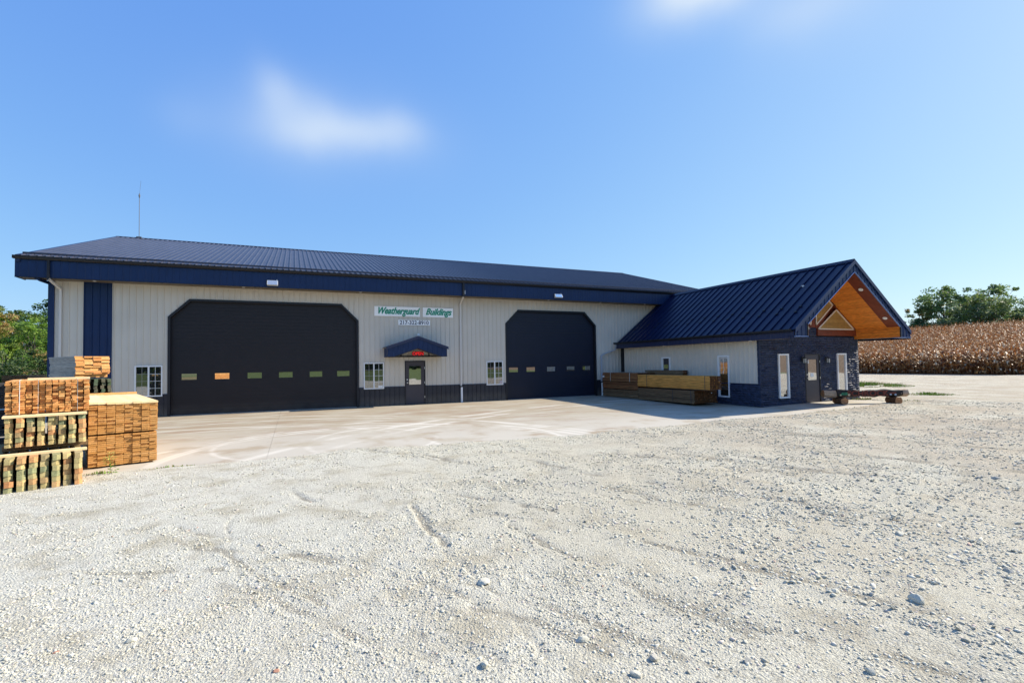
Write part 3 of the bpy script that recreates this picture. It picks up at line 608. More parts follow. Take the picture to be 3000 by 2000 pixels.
# ---- overhead doors
def ohdoor(P, nsec, mt, pane_list, base, dzs=.0):
    (xa, z1), (xb, z2), (xc, _), (xd, _) = P
    dr = bpy.data.objects.new('overhead_door', None); COL.objects.link(dr); dr.parent = shed
    H = z2; sh = H/nsec
    for k in range(nsec):
        z0 = k*sh; m = MB(); zt = z0+sh-.010; e = .004
        rows = [(z0+.004, zt)]
        holes = [(a, b) for a, b in pane_list] if (z0 < 1.56 < z0+sh) else []
        y = .12
        pts = [(xa-.02, .0)]
        for q in range(4):      # four shallow pinstripe grooves per section
            g0 = z0+.004+(zt-z0-.004)*q/4; g1 = z0+.004+(zt-z0-.004)*(q+1)/4-.008
            xs_ = [xa-.05]+[v for h in holes for v in h]+[xd+.05]
            if holes and g0 < 1.70 and g1 > 1.42:
                segs = list(zip(xs_[0::2], xs_[1::2]))
                for s0_, s1_ in segs: m.box((s0_, y, g0), (s1_, y+.03, g1))
                for h0, h1 in holes:
                    if g1 > 1.70: m.box((h0, y, 1.70), (h1, y+.03, g1))
                    if g0 < 1.42: m.box((h0, y, g0), (h1, y+.03, 1.42))
            else: m.box((xa-.05, y, g0), (xd+.05, y+.03, g1))
        m.obj('door_section', mt, dr)
    MB().box((xa-.05, .132, 0), (xd+.05, .15, z2+.05)).obj('door_core', blk, dr)
    for a, b in pane_list:
        MB().box((a, .115, 1.415), (b, .128, 1.44)).box((a, .115, 1.68), (b, .128, 1.705)).box((a, .115, 1.44), (a+.02, .128, 1.68)).box((b-.02, .115, 1.44), (b, .128, 1.68)).obj('pane_frame', blk, dr)
        MB().box((a+.02, .121, 1.44), (b-.02, .130, 1.68)).obj('pane', pane_g, dr)
    # trim following the chamfered head
    def trim(p, q, wd=.10):
        d = Vector((q[0]-p[0], 0, q[1]-p[1])).normalized(); n = Vector((-d.z, 0, d.x))*wd
        m = MB(); c = [Vector((p[0], 0, p[1])), Vector((q[0], 0, q[1])), Vector((q[0], 0, q[1]))+n, Vector((p[0], 0, p[1]))+n]
        a = [v+Vector((0, -.044, 0)) for v in c]; b = [v+Vector((0, .14, 0)) for v in c]
        k = len(m.v); m.v += [tuple(v) for v in a+b]; m.f += [(k, k+1, k+2, k+3), (k+4, k+7, k+6, k+5), (k, k+4, k+5, k+1), (k+1, k+5, k+6, k+2), (k+2, k+6, k+7, k+3), (k+3, k+7, k+4, k)]; m.m += [0]*6
        m.obj('door_trim', base, dr)
    t = .09
    I = [(xa+t, 0), (xa+t, z1-t*.4), (xb+t*.4, z2-t), (xc-t*.4, z2-t), (xd-t, z1-t*.4), (xd-t, 0)]
    O_ = [(xa, 0), (xa, z1), (xb, z2), (xc, z2), (xd, z1), (xd, 0)]
    for q in range(5):
        m = MB(); c = [I[q], I[q+1], O_[q+1], O_[q]]
        m.prism(c, -.042-.001*q, .119, lambda a, b, d: (a, d, b)); m.obj('door_trim', base, dr)
    MB().box((xa+.09, -.02, -.02), (xd-.09, .12, .018)).obj('door_sill', mat('sill_concrete', (.30, .28, .26), .8), dr)
    return dr
ohdoor(D1, 8, doorm, [(.92, 1.48), (2.09, 2.65), (3.29, 3.87), (4.50, 5.08), (5.74, 6.30), (6.90, 7.47)], blk)
ohdoor(D2, 8, doorb, [(15.44, 15.99), (16.46, 17.0), (17.70, 18.25), (18.92, 19.46), (19.95, 20.49)], blk)
# ---- sliding windows
def slider(xa, xb, y0):
    fr = .045; W = xb-xa; mid = (xa+xb)/2-.01; Y = -.052
    m = MB(); m.box((xa, Y, WB), (xb, .05, WB+fr)); m.box((xa, Y, WT-fr), (xb, .05, WT)); m.box((xa, Y, WB+fr), (xa+fr, .05, WT-fr)); m.box((xb-fr, Y, WB+fr), (xb, .05, WT-fr)); m.box((mid-.02, Y+.006, WB+fr), (mid+.035, .05, WT-fr))
    wo = m.obj('window', white, shed)
    for s, (a, b) in enumerate(((xa+fr, mid-.02), (mid+.035, xb-fr))):
        yy = -.012 if s == 0 else -.032
        MB().box((a, yy, WB+fr), (b, yy+.006, WT-fr)).obj('pane', pane_m, wo)
        g_ = MB(); h = WT-WB-2*fr; tk = .008 if s == 0 else .012
        yg = yy-.006
        for q in range(1, 4): z = WB+fr+h*q/4; g_.box((a, yg, z-tk/2), (b, yy-.001, z+tk/2))
        g_.box(((a+b)/2-tk/2, yg-.001, WB+fr), ((a+b)/2+tk/2, yy-.001, WT-fr)); g_.obj('grille', white if s else mat('grey_vinyl', (.42, .42, .42), .5), wo)
    return wo
w0 = slider(*WINS[0], 0); w1 = slider(*WINS[1], 0); w2 = slider(*WINS[2], 0)
MB().box((8.72, -.040, .87), (8.92, -.0385, .96)).obj('sticker', paper, w1)
MB().box((14.86, -.040, .87), (15.0, -.0385, 1.02)).obj('sticker', mat('pale_sticker', (.5, .42, .44), .6), w2)
# ---- entry door
def mandoor(x0, x1, z1, Y, parent, mt, fm, papers=False, flip=False):
    d = MB(); f = .045
    d.box((x0, Y-.03, -.03), (x0+f, Y+.08, z1)); d.box((x1-f, Y-.03, -.03), (x1, Y+.08, z1)); d.box((x0+f, Y-.03, z1-f), (x1-f, Y+.08, z1))
    fr = d.obj('door_frame', fm, parent)
    gx0, gx1, gz0, gz1 = x0+.20, x1-.20, .95, 1.86
    s = MB(); a, b = x0+f+.003, x1-f-.003; zt = z1-f-.003
    s.box((a, Y+.0, .01), (gx0, Y+.045, zt)); s.box((gx1, Y, .01), (b, Y+.045, zt)); s.box((gx0, Y, .01), (gx1, Y+.045, gz0)); s.box((gx0, Y, gz1), (gx1, Y+.045, zt))
    do = s.obj('door', mt, parent)
    r = MB(); r.box((gx0-.02, Y-.012, gz0-.02), (gx1+.02, Y-.0005, gz0+.01)); r.box((gx0-.02, Y-.012, gz1-.01), (gx1+.02, Y-.0005, gz1+.02)); r.box((gx0-.02, Y-.012, gz0+.01), (gx0+.01, Y-.0005, gz1-.01)); r.box((gx1-.01, Y-.012, gz0+.01), (gx1+.02, Y-.0005, gz1-.01))
    r.obj('pane_frame', mt, do); MB().box((gx0+.01, Y+.005, gz0+.01), (gx1-.01, Y+.015, gz1-.01)).obj('pane', pane_a, do)
    if papers: MB().box((gx0+.18, Y-.003, 1.10), (gx0+.37, Y+.003, 1.26)).obj('notice', paper, do); MB().box((gx0+.02, Y-.003, 1.68), (gx0+.07, Y+.003, 1.82)).obj('sticker', paper, do)
    h = MB(); h.tube([(a+.07, Y-.001, 1.05), (a+.07, Y-.06, 1.05)], .028, 10); h.tube([(a+.07, Y-.055, 1.05), (a+.17, Y-.055, 1.05)], .011, 8); h.obj('handle', metalg, do)
    MB().tube([(a+.07, Y-.001, 1.2), (a+.07, Y-.03, 1.2)], .032, 12).obj('deadbolt', metalg, do)
    for z in (.35, 1.05, 1.75): MB().box((b-.004, Y-.034, z-.05), (b+.02, Y-.0305, z+.05)).obj('hinge', metalg, do)
    return do
mandoor(MD[0], MD[1], MD[2], 0, shed, mdoor, doorm)
# ---- entry hood
hood = bpy.data.objects.new('entry_hood', None); COL.objects.link(hood); hood.parent = shed
HF = -1.0; hp = 10.40; hl, hr = 8.97, 11.80; HE, HP, HB = 2.72, 3.20, 2.275
siding('hood_panel', hl+.03, hr-.03, HB, 3, blue, hood, lambda s, z, d: (s, HF-d, z), pr=prof(PIT, .014), topf=[(hl, HE-.02), (hp, HP-.03), (hr, HE-.02)], ops=[Opening([(9.28, HB+.01), (10.38, 2.66), (11.47, HB+.01)], -1)])
def hoodside(x, sg): siding('hood_panel', HF, -.02, HB, HE-.02, blue, hood, lambda s, z, d: (x+sg*d, s, z), pr=prof(PIT, .012))
hoodside(hl+.03, -1); hoodside(hr-.03, 1)
for (xa, za, xb, zb) in ((hl-.04, HE-.02, hp, HP), (hp, HP, hr+.04, HE-.02)):
    m = MB(); m.prism([(xa, za), (xb, zb), (xb, zb+.035), (xa, za+.035)], HF-.06, -.02, lambda a, b, d: (a, d, b)); m.obj('hood_roof', navytrim, hood)
    m = MB(); m.prism([(xa, za-.085), (xb, zb-.09), (xb, zb-.001), (xa, za-.001)], HF-.055, HF-.030, lambda a, b, d: (a, d, b)); m.obj('hood_trim', navytrim, hood)
for (xa, za, xb, zb) in ((9.28, HB+.01, 10.38, 2.66), (10.38, 2.66, 11.47, HB+.01)):
    m = MB(); m.prism([(xa, za-.02), (xb, zb-.02), (xb, zb+.015), (xa, za+.015)], HF-.02, HF+.25 if xa > 10 else HF+.02, lambda a, b, d: (a, d, b)); m.obj('hood_trim', blk, hood)
MB().box((9.02, -.10, 2.275), (11.72, -.022, 2.335)).obj('hood_ledger', blk, hood)
MB().box((9.75, -.09, 2.335), (9.81, -.025, 2.45)).box((11.10, -.09, 2.335), (11.16, -.025, 2.45)).obj('hood_bracket', blk, hood)
MB().box((9.0, -.98, HB-.01), (9.28, HF-.018, HB+.015)).box((11.47, -.98, HB-.01), (11.78, HF-.018, HB+.015)).obj('hood_edge', blk, hood)
# ---- text helper
def text(name, body, mt, parent, loc, size, ext=.002, shear=0, off=0, sx=1, rot=(math.pi/2, 0, 0), sp=1, align='CENTER'):
    c = bpy.data.curves.new(name, 'FONT'); c.body = body; c.size = size; c.extrude = ext; c.shear = shear; c.offset = off; c.align_x = align; c.align_y = 'CENTER'; c.space_character = sp
    c.materials.append(mt); q = bpy.data.objects.new(name, c); COL.objects.link(q); me = bpy.data.meshes.new_from_object(q.evaluated_get(bpy.context.evaluated_depsgraph_get())); me.name = name
    bpy.data.objects.remove(q); o = bpy.data.objects.new(name, me); COL.objects.link(o); o.parent = parent; o.location = loc; o.rotation_euler = rot; o.scale = (sx, 1, 1); return o
def board_sign(name, lab, x0, x1, z0, z1, body, size, sx, script):
    t = thing(name, lab, 'sign', loc=((x0+x1)/2, -.03, (z0+z1)/2)); a, b = (x1-x0)/2, (z1-z0)/2
    MB().box((-a, -.02, -b), (a, 0, b)).obj('board', signw, t)
    if script:
        text('lettering_shadow', body, lgreen, t, (.022, -.0215, .008), size, .001, .42, .012, sx)
        text('lettering', body, green, t, (0, -.025, .018), size, .001, .42, .009, sx)
    else: text('lettering', body, ink, t, (0, -.022, -.005), size, .001, 0, .005, sx)
board_sign('wall_sign', 'white board with green script reading Weatherguard, left of its pair', 8.565, 10.72, 4.222, 4.684, 'Weatherguard', .44, .755, True)
board_sign('wall_sign', 'white board with green script reading Buildings, above the entry hood', 10.857, 12.387, 4.222, 4.684, 'Buildings', .44, .82, True)
board_sign('wall_sign', 'small white board with dark phone number 217-322-8910', 9.67, 11.21, 3.812, 4.056, '217-322-8910', .255, .98, False)
t = thing('open_sign', 'red neon sign reading OPEN under the entry hood', 'sign', loc=(10.52, -.40, 2.43))
text('lettering', 'OPEN', neon, t, (0, -.012, 0), .21, .008, 0, .002, .98); MB().prism([(-.29, -.06), (-.22, -.11), (.20, -.11), (.28, -.06), (.29, .07), (.22, .11), (-.22, .11), (-.29, .06)], 0, .02, lambda a, b, d: (a, d, b)).obj('backing', mat('dark_red_backing', (.10, .006, .01), .4), t)
MB().box((-.2, .02, -.02), (-.18, .36, 0)).box((.18, .02, -.02), (.2, .36, 0)).obj('bracket', blk, t)
t = thing('security_camera', 'small white dome camera on the wall above the entry hood', 'camera', loc=(10.62, -.02, 3.34))
bm = bmesh.new(); bmesh.ops.create_uvsphere(bm, u_segments=12, v_segments=8, radius=.075); me = bpy.data.meshes.new('dome'); bm.to_mesh(me); bm.free(); me.materials.append(white); link('dome', me, t, (0, -.12, 0))
MB().tube([(0, -.12, .02), (0, 0, .02)], .03, 8).box((-.05, -.15, -.11), (.07, -.05, -.085)).obj('mount', white, t)
# antenna on the ridge
t = thing('whip_antenna', 'thin dark whip antenna standing on the shed ridge', 'antenna', loc=(-2.85, RY, RZ))
MB().tube([(0, 0, 0), (0, 0, 2.35)], .016, 6).obj('mast', antm, t); MB().tube([(0, 0, 2.3), (0, 0, 2.42), (0, 0, 2.55)], .03, 8, rr=[.02, .045, .02]).obj('coil', antm, t)
MB().tube([(0, 0, 2.5), (.06, .03, 3.3)], .006, 5).obj('whip', antm, t); MB().box((-.12, -.08, .03), (.12, .08, .09)).obj('foot', antm, t)
# ================================================================== OFFICE ANNEX
ax_ = thing('office_annex', 'low office wing with deep blue gable roof and navy stone porch front', 'building')
AX, AXR, AY = 22.54, 28.94, -9.32; RPX, ARZ = 25.75, 5.81; EGX, EGZ = 22.08, 2.99; EGR = 2*RPX-EGX; FYG = -11.22
ASL = (ARZ-EGZ)/(RPX-EGX); NB = 1/math.sqrt(1+ASL*ASL)
def west(s, z, d): return (AX-d, -s, z)
sw = [(3.48, 4.10), (7.165, 7.795)]; SWT = 2.09; SWB = .25
wops = [Opening([(a, SWT), (b, SWT)], SWB) for a, b in sw]
siding('wall_panel', 0.0, 9.22, .87, 2.9, beige, ax_, west, wops, pr=prof(PIT, .026))
MB().box((AX-.03, -9.23, .85), (AX-.019, -.02, .885)).obj('ledge_trim', navytrim, ax_)
MB().box((AX-.045, -.30, 0), (AX-.0, -.021, 2.9)).obj('corner_post', blk, ax_)
for a, b in ((AXR, AXR+.02),): MB().box((a-.02, AY, -.1), (b, 0, 2.95)).obj('side_wall', beige, ax_)
def poly_wall(name, mt, holes, pts, y, parent, th=.12):
    pass
# solid core behind the stones, with holes for the openings
GW = [(23.58, 24.21), (27.36, 28.00)]; GWT, GWB = 2.105, .245; GD = (25.26, 26.26, 2.10)
def colwall(name, mt, x0, x1, z0, z1, holes, y0, y1):
    m = MB(); xs_ = sorted({x0, x1, *[h[0] for h in holes], *[h[1] for h in holes]})
    for a, b in zip(xs_, xs_[1:]):
        hs = [h for h in holes if h[0] < (a+b)/2 < h[1]]
        if not hs: m.box((a, y0, z0), (b, y1, z1))
        for h in hs:
            if h[2] > z0: m.box((a, y0, z0), (b, y1, h[2]))
            m.box((a, y0, h[3]), (b, y1, z1))
    return m.obj(name, mt, ax_)
holes = [(a, b, GWB, GWT) for a, b in GW]+[(GD[0], GD[1], -.1, GD[2])]
colwall('gable_wall', mortar, AX+.03, AXR-.01, -.1, 2.88, holes, AY+.035, AY+.18)
hs2 = [(a, b, SWB, SWT) for a, b in sw]
m = MB()
for a, b in ((0.02, 7.165), (7.795, 9.30)): m.box((AX+.01, -b, -.1), (AX+.06, -a, .865))
m.box((AX+.01, -7.795, -.1), (AX+.06, -7.165, SWB)); m.obj('wainscot_core', mortar, ax_)
# rough ledge stones: each with its own broken face
def stone_block(L, H, g_, dep=.045):
    nx = 3 if L > .28 else 2; nz_ = 2; m = MB(); P = {}
    for i in range(nx+1):
        for j in range(nz_+1):
            e = (i in (0, nx)) or (j in (0, nz_)); P[i, j] = (L*i/nx+(0 if i in (0, nx) else g_.uniform(-.15, .15)*L/nx), -dep*(g_.uniform(.25, .6) if e else g_.uniform(.55, 1.25)), H*j/nz_)
    for i in range(nx):
        for j in range(nz_):
            a, b, c, d = P[i, j], P[i+1, j], P[i+1, j+1], P[i, j+1]
            if (i+j) % 2: m.poly([a, b, c]); m.poly([a, c, d])
            else: m.poly([a, b, d]); m.poly([b, c, d])
    for i in range(nx):
        for j, s in ((0, 1), (nz_, -1)):
            a, b = P[i, j], P[i+1, j]; q = [(a[0], .04, a[2]), (b[0], .04, b[2]), b, a]; m.poly(q if s > 0 else q[::-1])
    for j in range(nz_):
        for i, s in ((0, -1), (nx, 1)):
            a, b = P[i, j], P[i, j+1]; q = [(a[0], .04, a[2]), (b[0], .04, b[2]), b, a]; m.poly(q if s > 0 else q[::-1])
    me = bpy.data.meshes.new('stone'); me.from_pydata(m.v, [], m.f); me.materials.append(stonem); return me
sg = np.random.default_rng(5); LV = [.22, .30, .38, .46, .56, .68]; SH = .098
SMESH = {L: [stone_block(L-.006, SH-.006, sg) for _ in range(6)] for L in LV}
nst = 0
def lay(x0, x1, z0, z1, holes, place):
    """courses of stones between x0 and x1"""
    r = 0; z = z0
    out_ = []
    while z < z1-.03:
        ivs = [(x0, x1)]
        for h in holes:
            if h[2] < z+SH*.6 and h[3] > z+SH*.4:
                nv = []
                for a, b in ivs:
                    if h[1] <= a or h[0] >= b: nv.append((a, b)); continue
                    if h[0] > a+.02: nv.append((a, h[0]))
                    if h[1] < b-.02: nv.append((h[1], b))
                ivs = nv
        for a, b in ivs:
            x = a
            while x < b-.03:
                L = LV[int(sg.integers(0, 6))]; rem = b-x
                if rem < L+.15: sxl = rem
                else: sxl = L
                LL = min(LV, key=lambda q: abs(q-sxl)); out_.append((place(x, z), SMESH[LL][int(sg.integers(0, 6))], sxl/LL, min(1, (z1-z)/SH))); x += sxl
        z += SH; r += 1
    return out_
gst = lay(AX+.0, AXR+.0, -.09, 2.87, [(a-.0, b+.0, c, d) for a, b, c, d in holes], lambda x, z: ((x, AY+.005, z), 0))
gst += lay(25.42, 26.03, 2.87, 3.24, [], lambda x, z: ((x, AY-.03, z), 0))
order = sorted(range(len(gst)), key=lambda q: -gst[q][2]*len(gst[q][1].vertices)*1.0)
rest = MB(); k = 0
def join_stone(B, me, M):
    b = len(B.v); B.v += [tuple(M @ v.co) for v in me.vertices]; B.f += [tuple(b+i for i in p.vertices) for p in me.polygons]; B.m += [0]*len(me.polygons)
for q, ((loc, rz), me, sx, sz) in enumerate(gst):
    keep = q in set() or True
    if k < 300 and (loc[2] > .2 or loc[0] < 26):
        o = link('stone', me, ax_, loc, (0, 0, rz)); o.scale = (sx, 1, sz); k += 1
    else: join_stone(rest, me, Matrix.Translation(loc) @ Matrix.Rotation(rz, 4, 'Z') @ Matrix.Diagonal((sx, 1, sz, 1)))
wst = lay(.02, 9.33, -.05, .85, [(a, b, c, d) for (a, b), c, d in ((sw[1], SWB, SWT),)], lambda s, z: ((AX-.005, -s, z), -math.pi/2))
wst += lay(9.23, 9.335, .85, 2.70, [], lambda s, z: ((AX-.005, -s, z), -math.pi/2))
for (loc, rz), me, sx, sz in wst: join_stone(rest, me, Matrix.Translation(loc) @ Matrix.Rotation(rz, 4, 'Z') @ Matrix.Diagonal((sx, 1, sz, 1)))
me = bpy.data.meshes.new('stone_cladding'); me.from_pydata(rest.v, [], rest.f); me.materials.append(stonem); o = link('stone_cladding', me, ax_); o['kind'] = 'stuff'
# ---- windows of the annex
def fixedwin(fn, a, b, z0, z1, name='window', fr=.065):
    m = MB(); y0, y1 = -.05, .06
    def bx(s0, s1, c0, c1, d0, d1, mm, ): mm.prism([(s0, c0), (s1, c0), (s1, c1), (s0, c1)], d0, d1, fn)
    bx(a, b, z0, z0+fr, y0, y1, m); bx(a, b, z1-fr, z1, y0, y1, m); bx(a, a+fr, z0+fr, z1-fr, y0, y1, m); bx(b-fr, b, z0+fr, z1-fr, y0, y1, m)
    wo = m.obj(name, white, ax_); q = MB(); bx(a+fr, b-fr, z0+fr, z1-fr, -.005, .005, q); q.obj('pane', pane_a, wo); return wo
gfn = lambda a, b, d: (a, AY+d-.02, b); wfn = lambda a, b, d: (AX+d-.0, -a, b)
for a, b in GW:
    wo = fixedwin(gfn, a, b, GWB, GWT)
for a, b in sw: fixedwin(wfn, a, b, SWB, SWT)
ad = mandoor(GD[0], GD[1], GD[2], AY+.01, ax_, mdoor, blk, papers=True)
MB().box((AX+.05, AY+.3, -.1), (AXR-.05, AY+.34, 2.8)).obj('inner_wall', MATS['dark_interior'], ax_)
MB().box((AX+.4, AY+.3, -.1), (AX+.44, -.2, 2.8)).obj('inner_wall', MATS['dark_interior'], ax_)
# wall lanterns
def lantern(x, z, lab):
    t = thing('wall_lantern', lab, 'lantern', loc=(x, AY-.03, z))
    MB().box((-.05, -.03, -.02), (.05, .0, .16)).obj('back_plate', blk, t); MB().tube([(0, -.02, .12), (0, -.10, .16), (0, -.13, .12)], .012, 6).obj('arm', blk, t)
    m = MB(); m.box((-.06, -.19, .09), (.06, -.07, .105)); m.box((-.045, -.175, -.11), (.045, -.085, -.095))
    for a, b in ((-.055, -.185), (.045, -.185), (-.055, -.085), (.045, -.085)): m.box((a, b, -.1), (a+.01, b+.01, .1))
    m.obj('cage', blk, t); MB().box((-.042, -.172, -.093), (.042, -.088, .088)).obj('glass', mat('lantern_glass', (.5, .52, .5), .1, .8), t)
lantern(25.06, 1.80, 'black glass lantern on the stone wall left of the annex door'); lantern(26.60, 1.79, 'black glass lantern on the stone wall right of the annex door')
# ---- roof: standing seam pans, west slope one by one
SP = .4064
def seam_panel(sgn, n):
    def fn(s, t, h):  # s along -Y, t up the slope in plan, h outward
        return (EGX-.03+t-h*ASL*NB if sgn > 0 else EGR+.03-t+h*ASL*NB, -s, EGZ-.023+t*ASL+h*NB)
    P = [(0, 0), (SP*.5-.016, 0), (SP*.5-.010, .042), (SP*.5+.010, .042), (SP*.5+.016, 0), (SP, 0)]; m = MB(); T = RPX-EGX+.03
    for (a, ha), (b, hb) in zip(P, P[1:]): m.poly([fn(a, 0, ha), fn(b, 0, hb), fn(b, T, hb), fn(a, T, ha)])
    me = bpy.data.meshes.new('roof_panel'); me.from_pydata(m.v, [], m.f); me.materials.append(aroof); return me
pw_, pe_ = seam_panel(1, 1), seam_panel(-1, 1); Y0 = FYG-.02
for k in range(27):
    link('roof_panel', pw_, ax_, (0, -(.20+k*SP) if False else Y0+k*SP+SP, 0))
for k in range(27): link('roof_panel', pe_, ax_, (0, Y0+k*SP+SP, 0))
m = MB(); m.prism([(-.16, -.16*ASL+.04), (0, .045), (.16, -.16*ASL+.04), (.16, -.16*ASL+.055), (0, .065), (-.16, -.16*ASL+.055)], FYG-.03, -.8, lambda a, b, d: (RPX+a, d, ARZ+b)); m.obj('ridge_cap', aroof, ax_)
# snow guards, two staggered rows per pan
gm_ = MB(); gm_.box((-.04, -.05, 0), (.04, .05, .03)); gme = gm_.mesh('snow_guard', blk)
yy = -1.0; ys = [-.78-.4115*i for i in range(26)]
for i_, y in enumerate(ys):
    if i_ % 2: continue
    for xx in (23.02, 23.32):
        z = EGZ+(xx-EGX)*ASL; o = link('snow_guard', gme, ax_, (xx-.05, y, z-.01)); o.rotation_euler = (0, -math.atan(ASL), 0)
MB().box((24.55, -9.9, EGZ+(24.55-EGX)*ASL), (24.63, -9.78, EGZ+(24.6-EGX)*ASL+.02)).obj('roof_tag', white, ax_)
# eaves: fascia, gutter, soffit (west), plain east
siding('fascia_panel', 0.0, -FYG-.02, 2.66, 2.93, navytrim, ax_, lambda s, z, d: (EGX+.03-d, -s, z), pr=prof(PIT, .012))
gp2 = [(.03, 2.90), (-.05, 2.90), (-.09, 2.94), (-.095, 3.0), (-.082, 3.0), (-.075, 2.95), (-.045, 2.915), (.015, 2.915), (.015, 2.99), (.03, 2.99)]
m = MB(); m.prism(gp2, FYG+.06, -.03, lambda a, b, d: (EGX+a-.0, d, b)); m.obj('gutter', blk, ax_)
MB().box((EGX+.04, FYG+.5, 2.66), (AX-.02, -.02, 2.67)).obj('soffit', soff, ax_)
MB().box((EGR-.03, FYG+.0, 2.66), (EGR, 0, 2.95)).box((AXR, AY, 2.66), (EGR-.03, 0, 2.67)).obj('east_eave', aroof, ax_)
for y in (-3.9, -6.5, -9.1): MB().tube([(22.3, y, 2.645), (22.3, y, 2.66)], .055, 12).obj('soffit_light', white, ax_)
spout([(EGX-.0, -.12, 2.93), (EGX-.0, -.12, 2.70), (EGX-.05, -.12, 2.60), (EGX-.80, -.10, 2.36), (21.10, -.085, 2.25), (21.10, -.085, .78)], w=.08, m=mat('silver_downspout', (.42, .45, .5), .35), parent=ax_)
MB().tube([(21.10, -.13, .78), (21.10, -.13, 0)], .05, 10).obj('drain_pipe', pvc, ax_); MB().box((21.04, -.20, .74), (21.16, -.03, .8)).obj('drain_cap', blk, ax_)
# ---- porch gable: ribbed rake band
IB = [(22.83, 2.74), (22.83, 3.20), (25.70, 5.33), (25.78, 5.33), (28.67, 3.20), (28.67, 2.73)]
OT = [(EGX+.02, EGZ-.03), (RPX, ARZ-.04), (EGR-.02, EGZ-.03)]
gpr = [(0, 0), (PIT/2-.022, 0), (PIT/2-.010, .022), (PIT/2+.010, .022), (PIT/2+.022, 0), (PIT, 0)]
inner = Opening([(22.83, 3.20), (25.70, 5.33), (25.78, 5.33), (28.67, 3.20)], -1)
siding('rake_panel', EGX+.04, EGR-.04, 2.735, 9, blue, ax_, lambda s, z, d: (s, FYG-d, z), ops=[inner], topf=OT, pr=gpr)
for (xa, za), (xb, zb) in ((OT[0], OT[1]), (OT[1], OT[2])):
    m = MB(); m.prism([(xa, za-.10), (xb, zb-.10), (xb, zb+.065), (xa, za+.065)], FYG-.055, FYG-.023, lambda a, b, d: (a, d, b)); m.obj('rake_trim', blue, ax_)
steelb = mat('pale_blue_edge_trim', (.12, .20, .42), .35, .5)
for a, b in zip(IB[1:4], IB[2:5]):
    m = MB(); m.prism([(a[0], a[1]-.03), (b[0], b[1]-.03), (b[0], b[1]), (a[0], a[1])], FYG-.035, FYG+.01, lambda p, q, d: (p, d, q)); m.obj('inner_trim', steelb, ax_)
for x0, x1 in ((EGX+.03, 22.83), (28.67, EGR-.03)): MB().box((x0, FYG-.035, 2.712), (x1, FYG+.30, 2.734)).obj('edge_trim', white if False else steelb, ax_)
for x in (22.79, 28.67): MB().box((x, FYG-.034, 2.74), (x+.04, FYG+.0, 3.20)).obj('jamb_trim', blk, ax_)
# porch box returns
MB().box((EGX+.05, FYG+.005, 2.735), (22.80, AY, 2.745)).obj('porch_soffit', blk, ax_)
MB().box((28.70, FYG+.005, 2.735), (EGR-.05, AY, 2.745)).obj('porch_soffit', blk, ax_)
# ceiling planks on both slopes, running front to back
def cpoint(side, t, h):   # t from the low inner edge (x=28.68,z=3.2) up to the apex, h below the surface
    x0, z0 = (28.68, 3.20) if side > 0 else (22.82, 3.20); x1, z1 = (RPX, 5.345); 
    return (x0+(x1-x0)*t, z0+(z1-z0)*t)
cl_ = math.hypot(28.68-RPX, 5.345-3.20); npk = 26
for side in (1, -1):
    for k in range(npk):
        a = cpoint(side, k/npk+.0015, 0); b = cpoint(side, (k+1)/npk-.0015, 0); nx = .01*ASL*side; nzz = .02
        m = MB(); m.prism([a, b, (b[0], b[1]+.025), (a[0], a[1]+.025)], AY+.0, FYG+.50, lambda p, q, d: (p, d, q)); m.obj('ceiling_plank', cedar, ax_)
    a = cpoint(side, 0, 0); b = cpoint(side, 1, 0)
    m = MB(); m.prism([(a[0], a[1]-.012), (b[0], b[1]-.012), (b[0], b[1]+.03), (a[0], a[1]+.03)], FYG+.50, FYG+.012, lambda p, q, d: (p, d, q)); m.obj('ceiling_border', redwood, ax_)
    m = MB(); m.prism([(a[0], a[1]+.03), (b[0], b[1]+.03), (b[0], b[1]+.05), (a[0], a[1]+.05)], FYG+.02, AY, lambda p, q, d: (p, d, q)); m.obj('ceiling_backing', blk, ax_)
    xw = 28.68 if side > 0 else 22.82
    for k in range(4):
        z0 = 2.74+k*.116; MB().box((xw-.0 if side > 0 else xw-.02, FYG+.015, z0+.002), (xw+.02 if side > 0 else xw, AY+.0, z0+.112)).obj('side_plank', cedar, ax_)
for t in (.71, .175):
    for side in (1, -1):
        p = cpoint(side, t, 0); M_ = Matrix.Translation((p[0], FYG+.28, p[1]-.02)) @ Matrix.Rotation(side*math.atan2(2.145, 2.93), 4, 'Y')
        o = MB().tube([(0, 0, -.012), (0, 0, .006)], .085, 16).obj('ceiling_light', white, ax_); o.matrix_local = M_
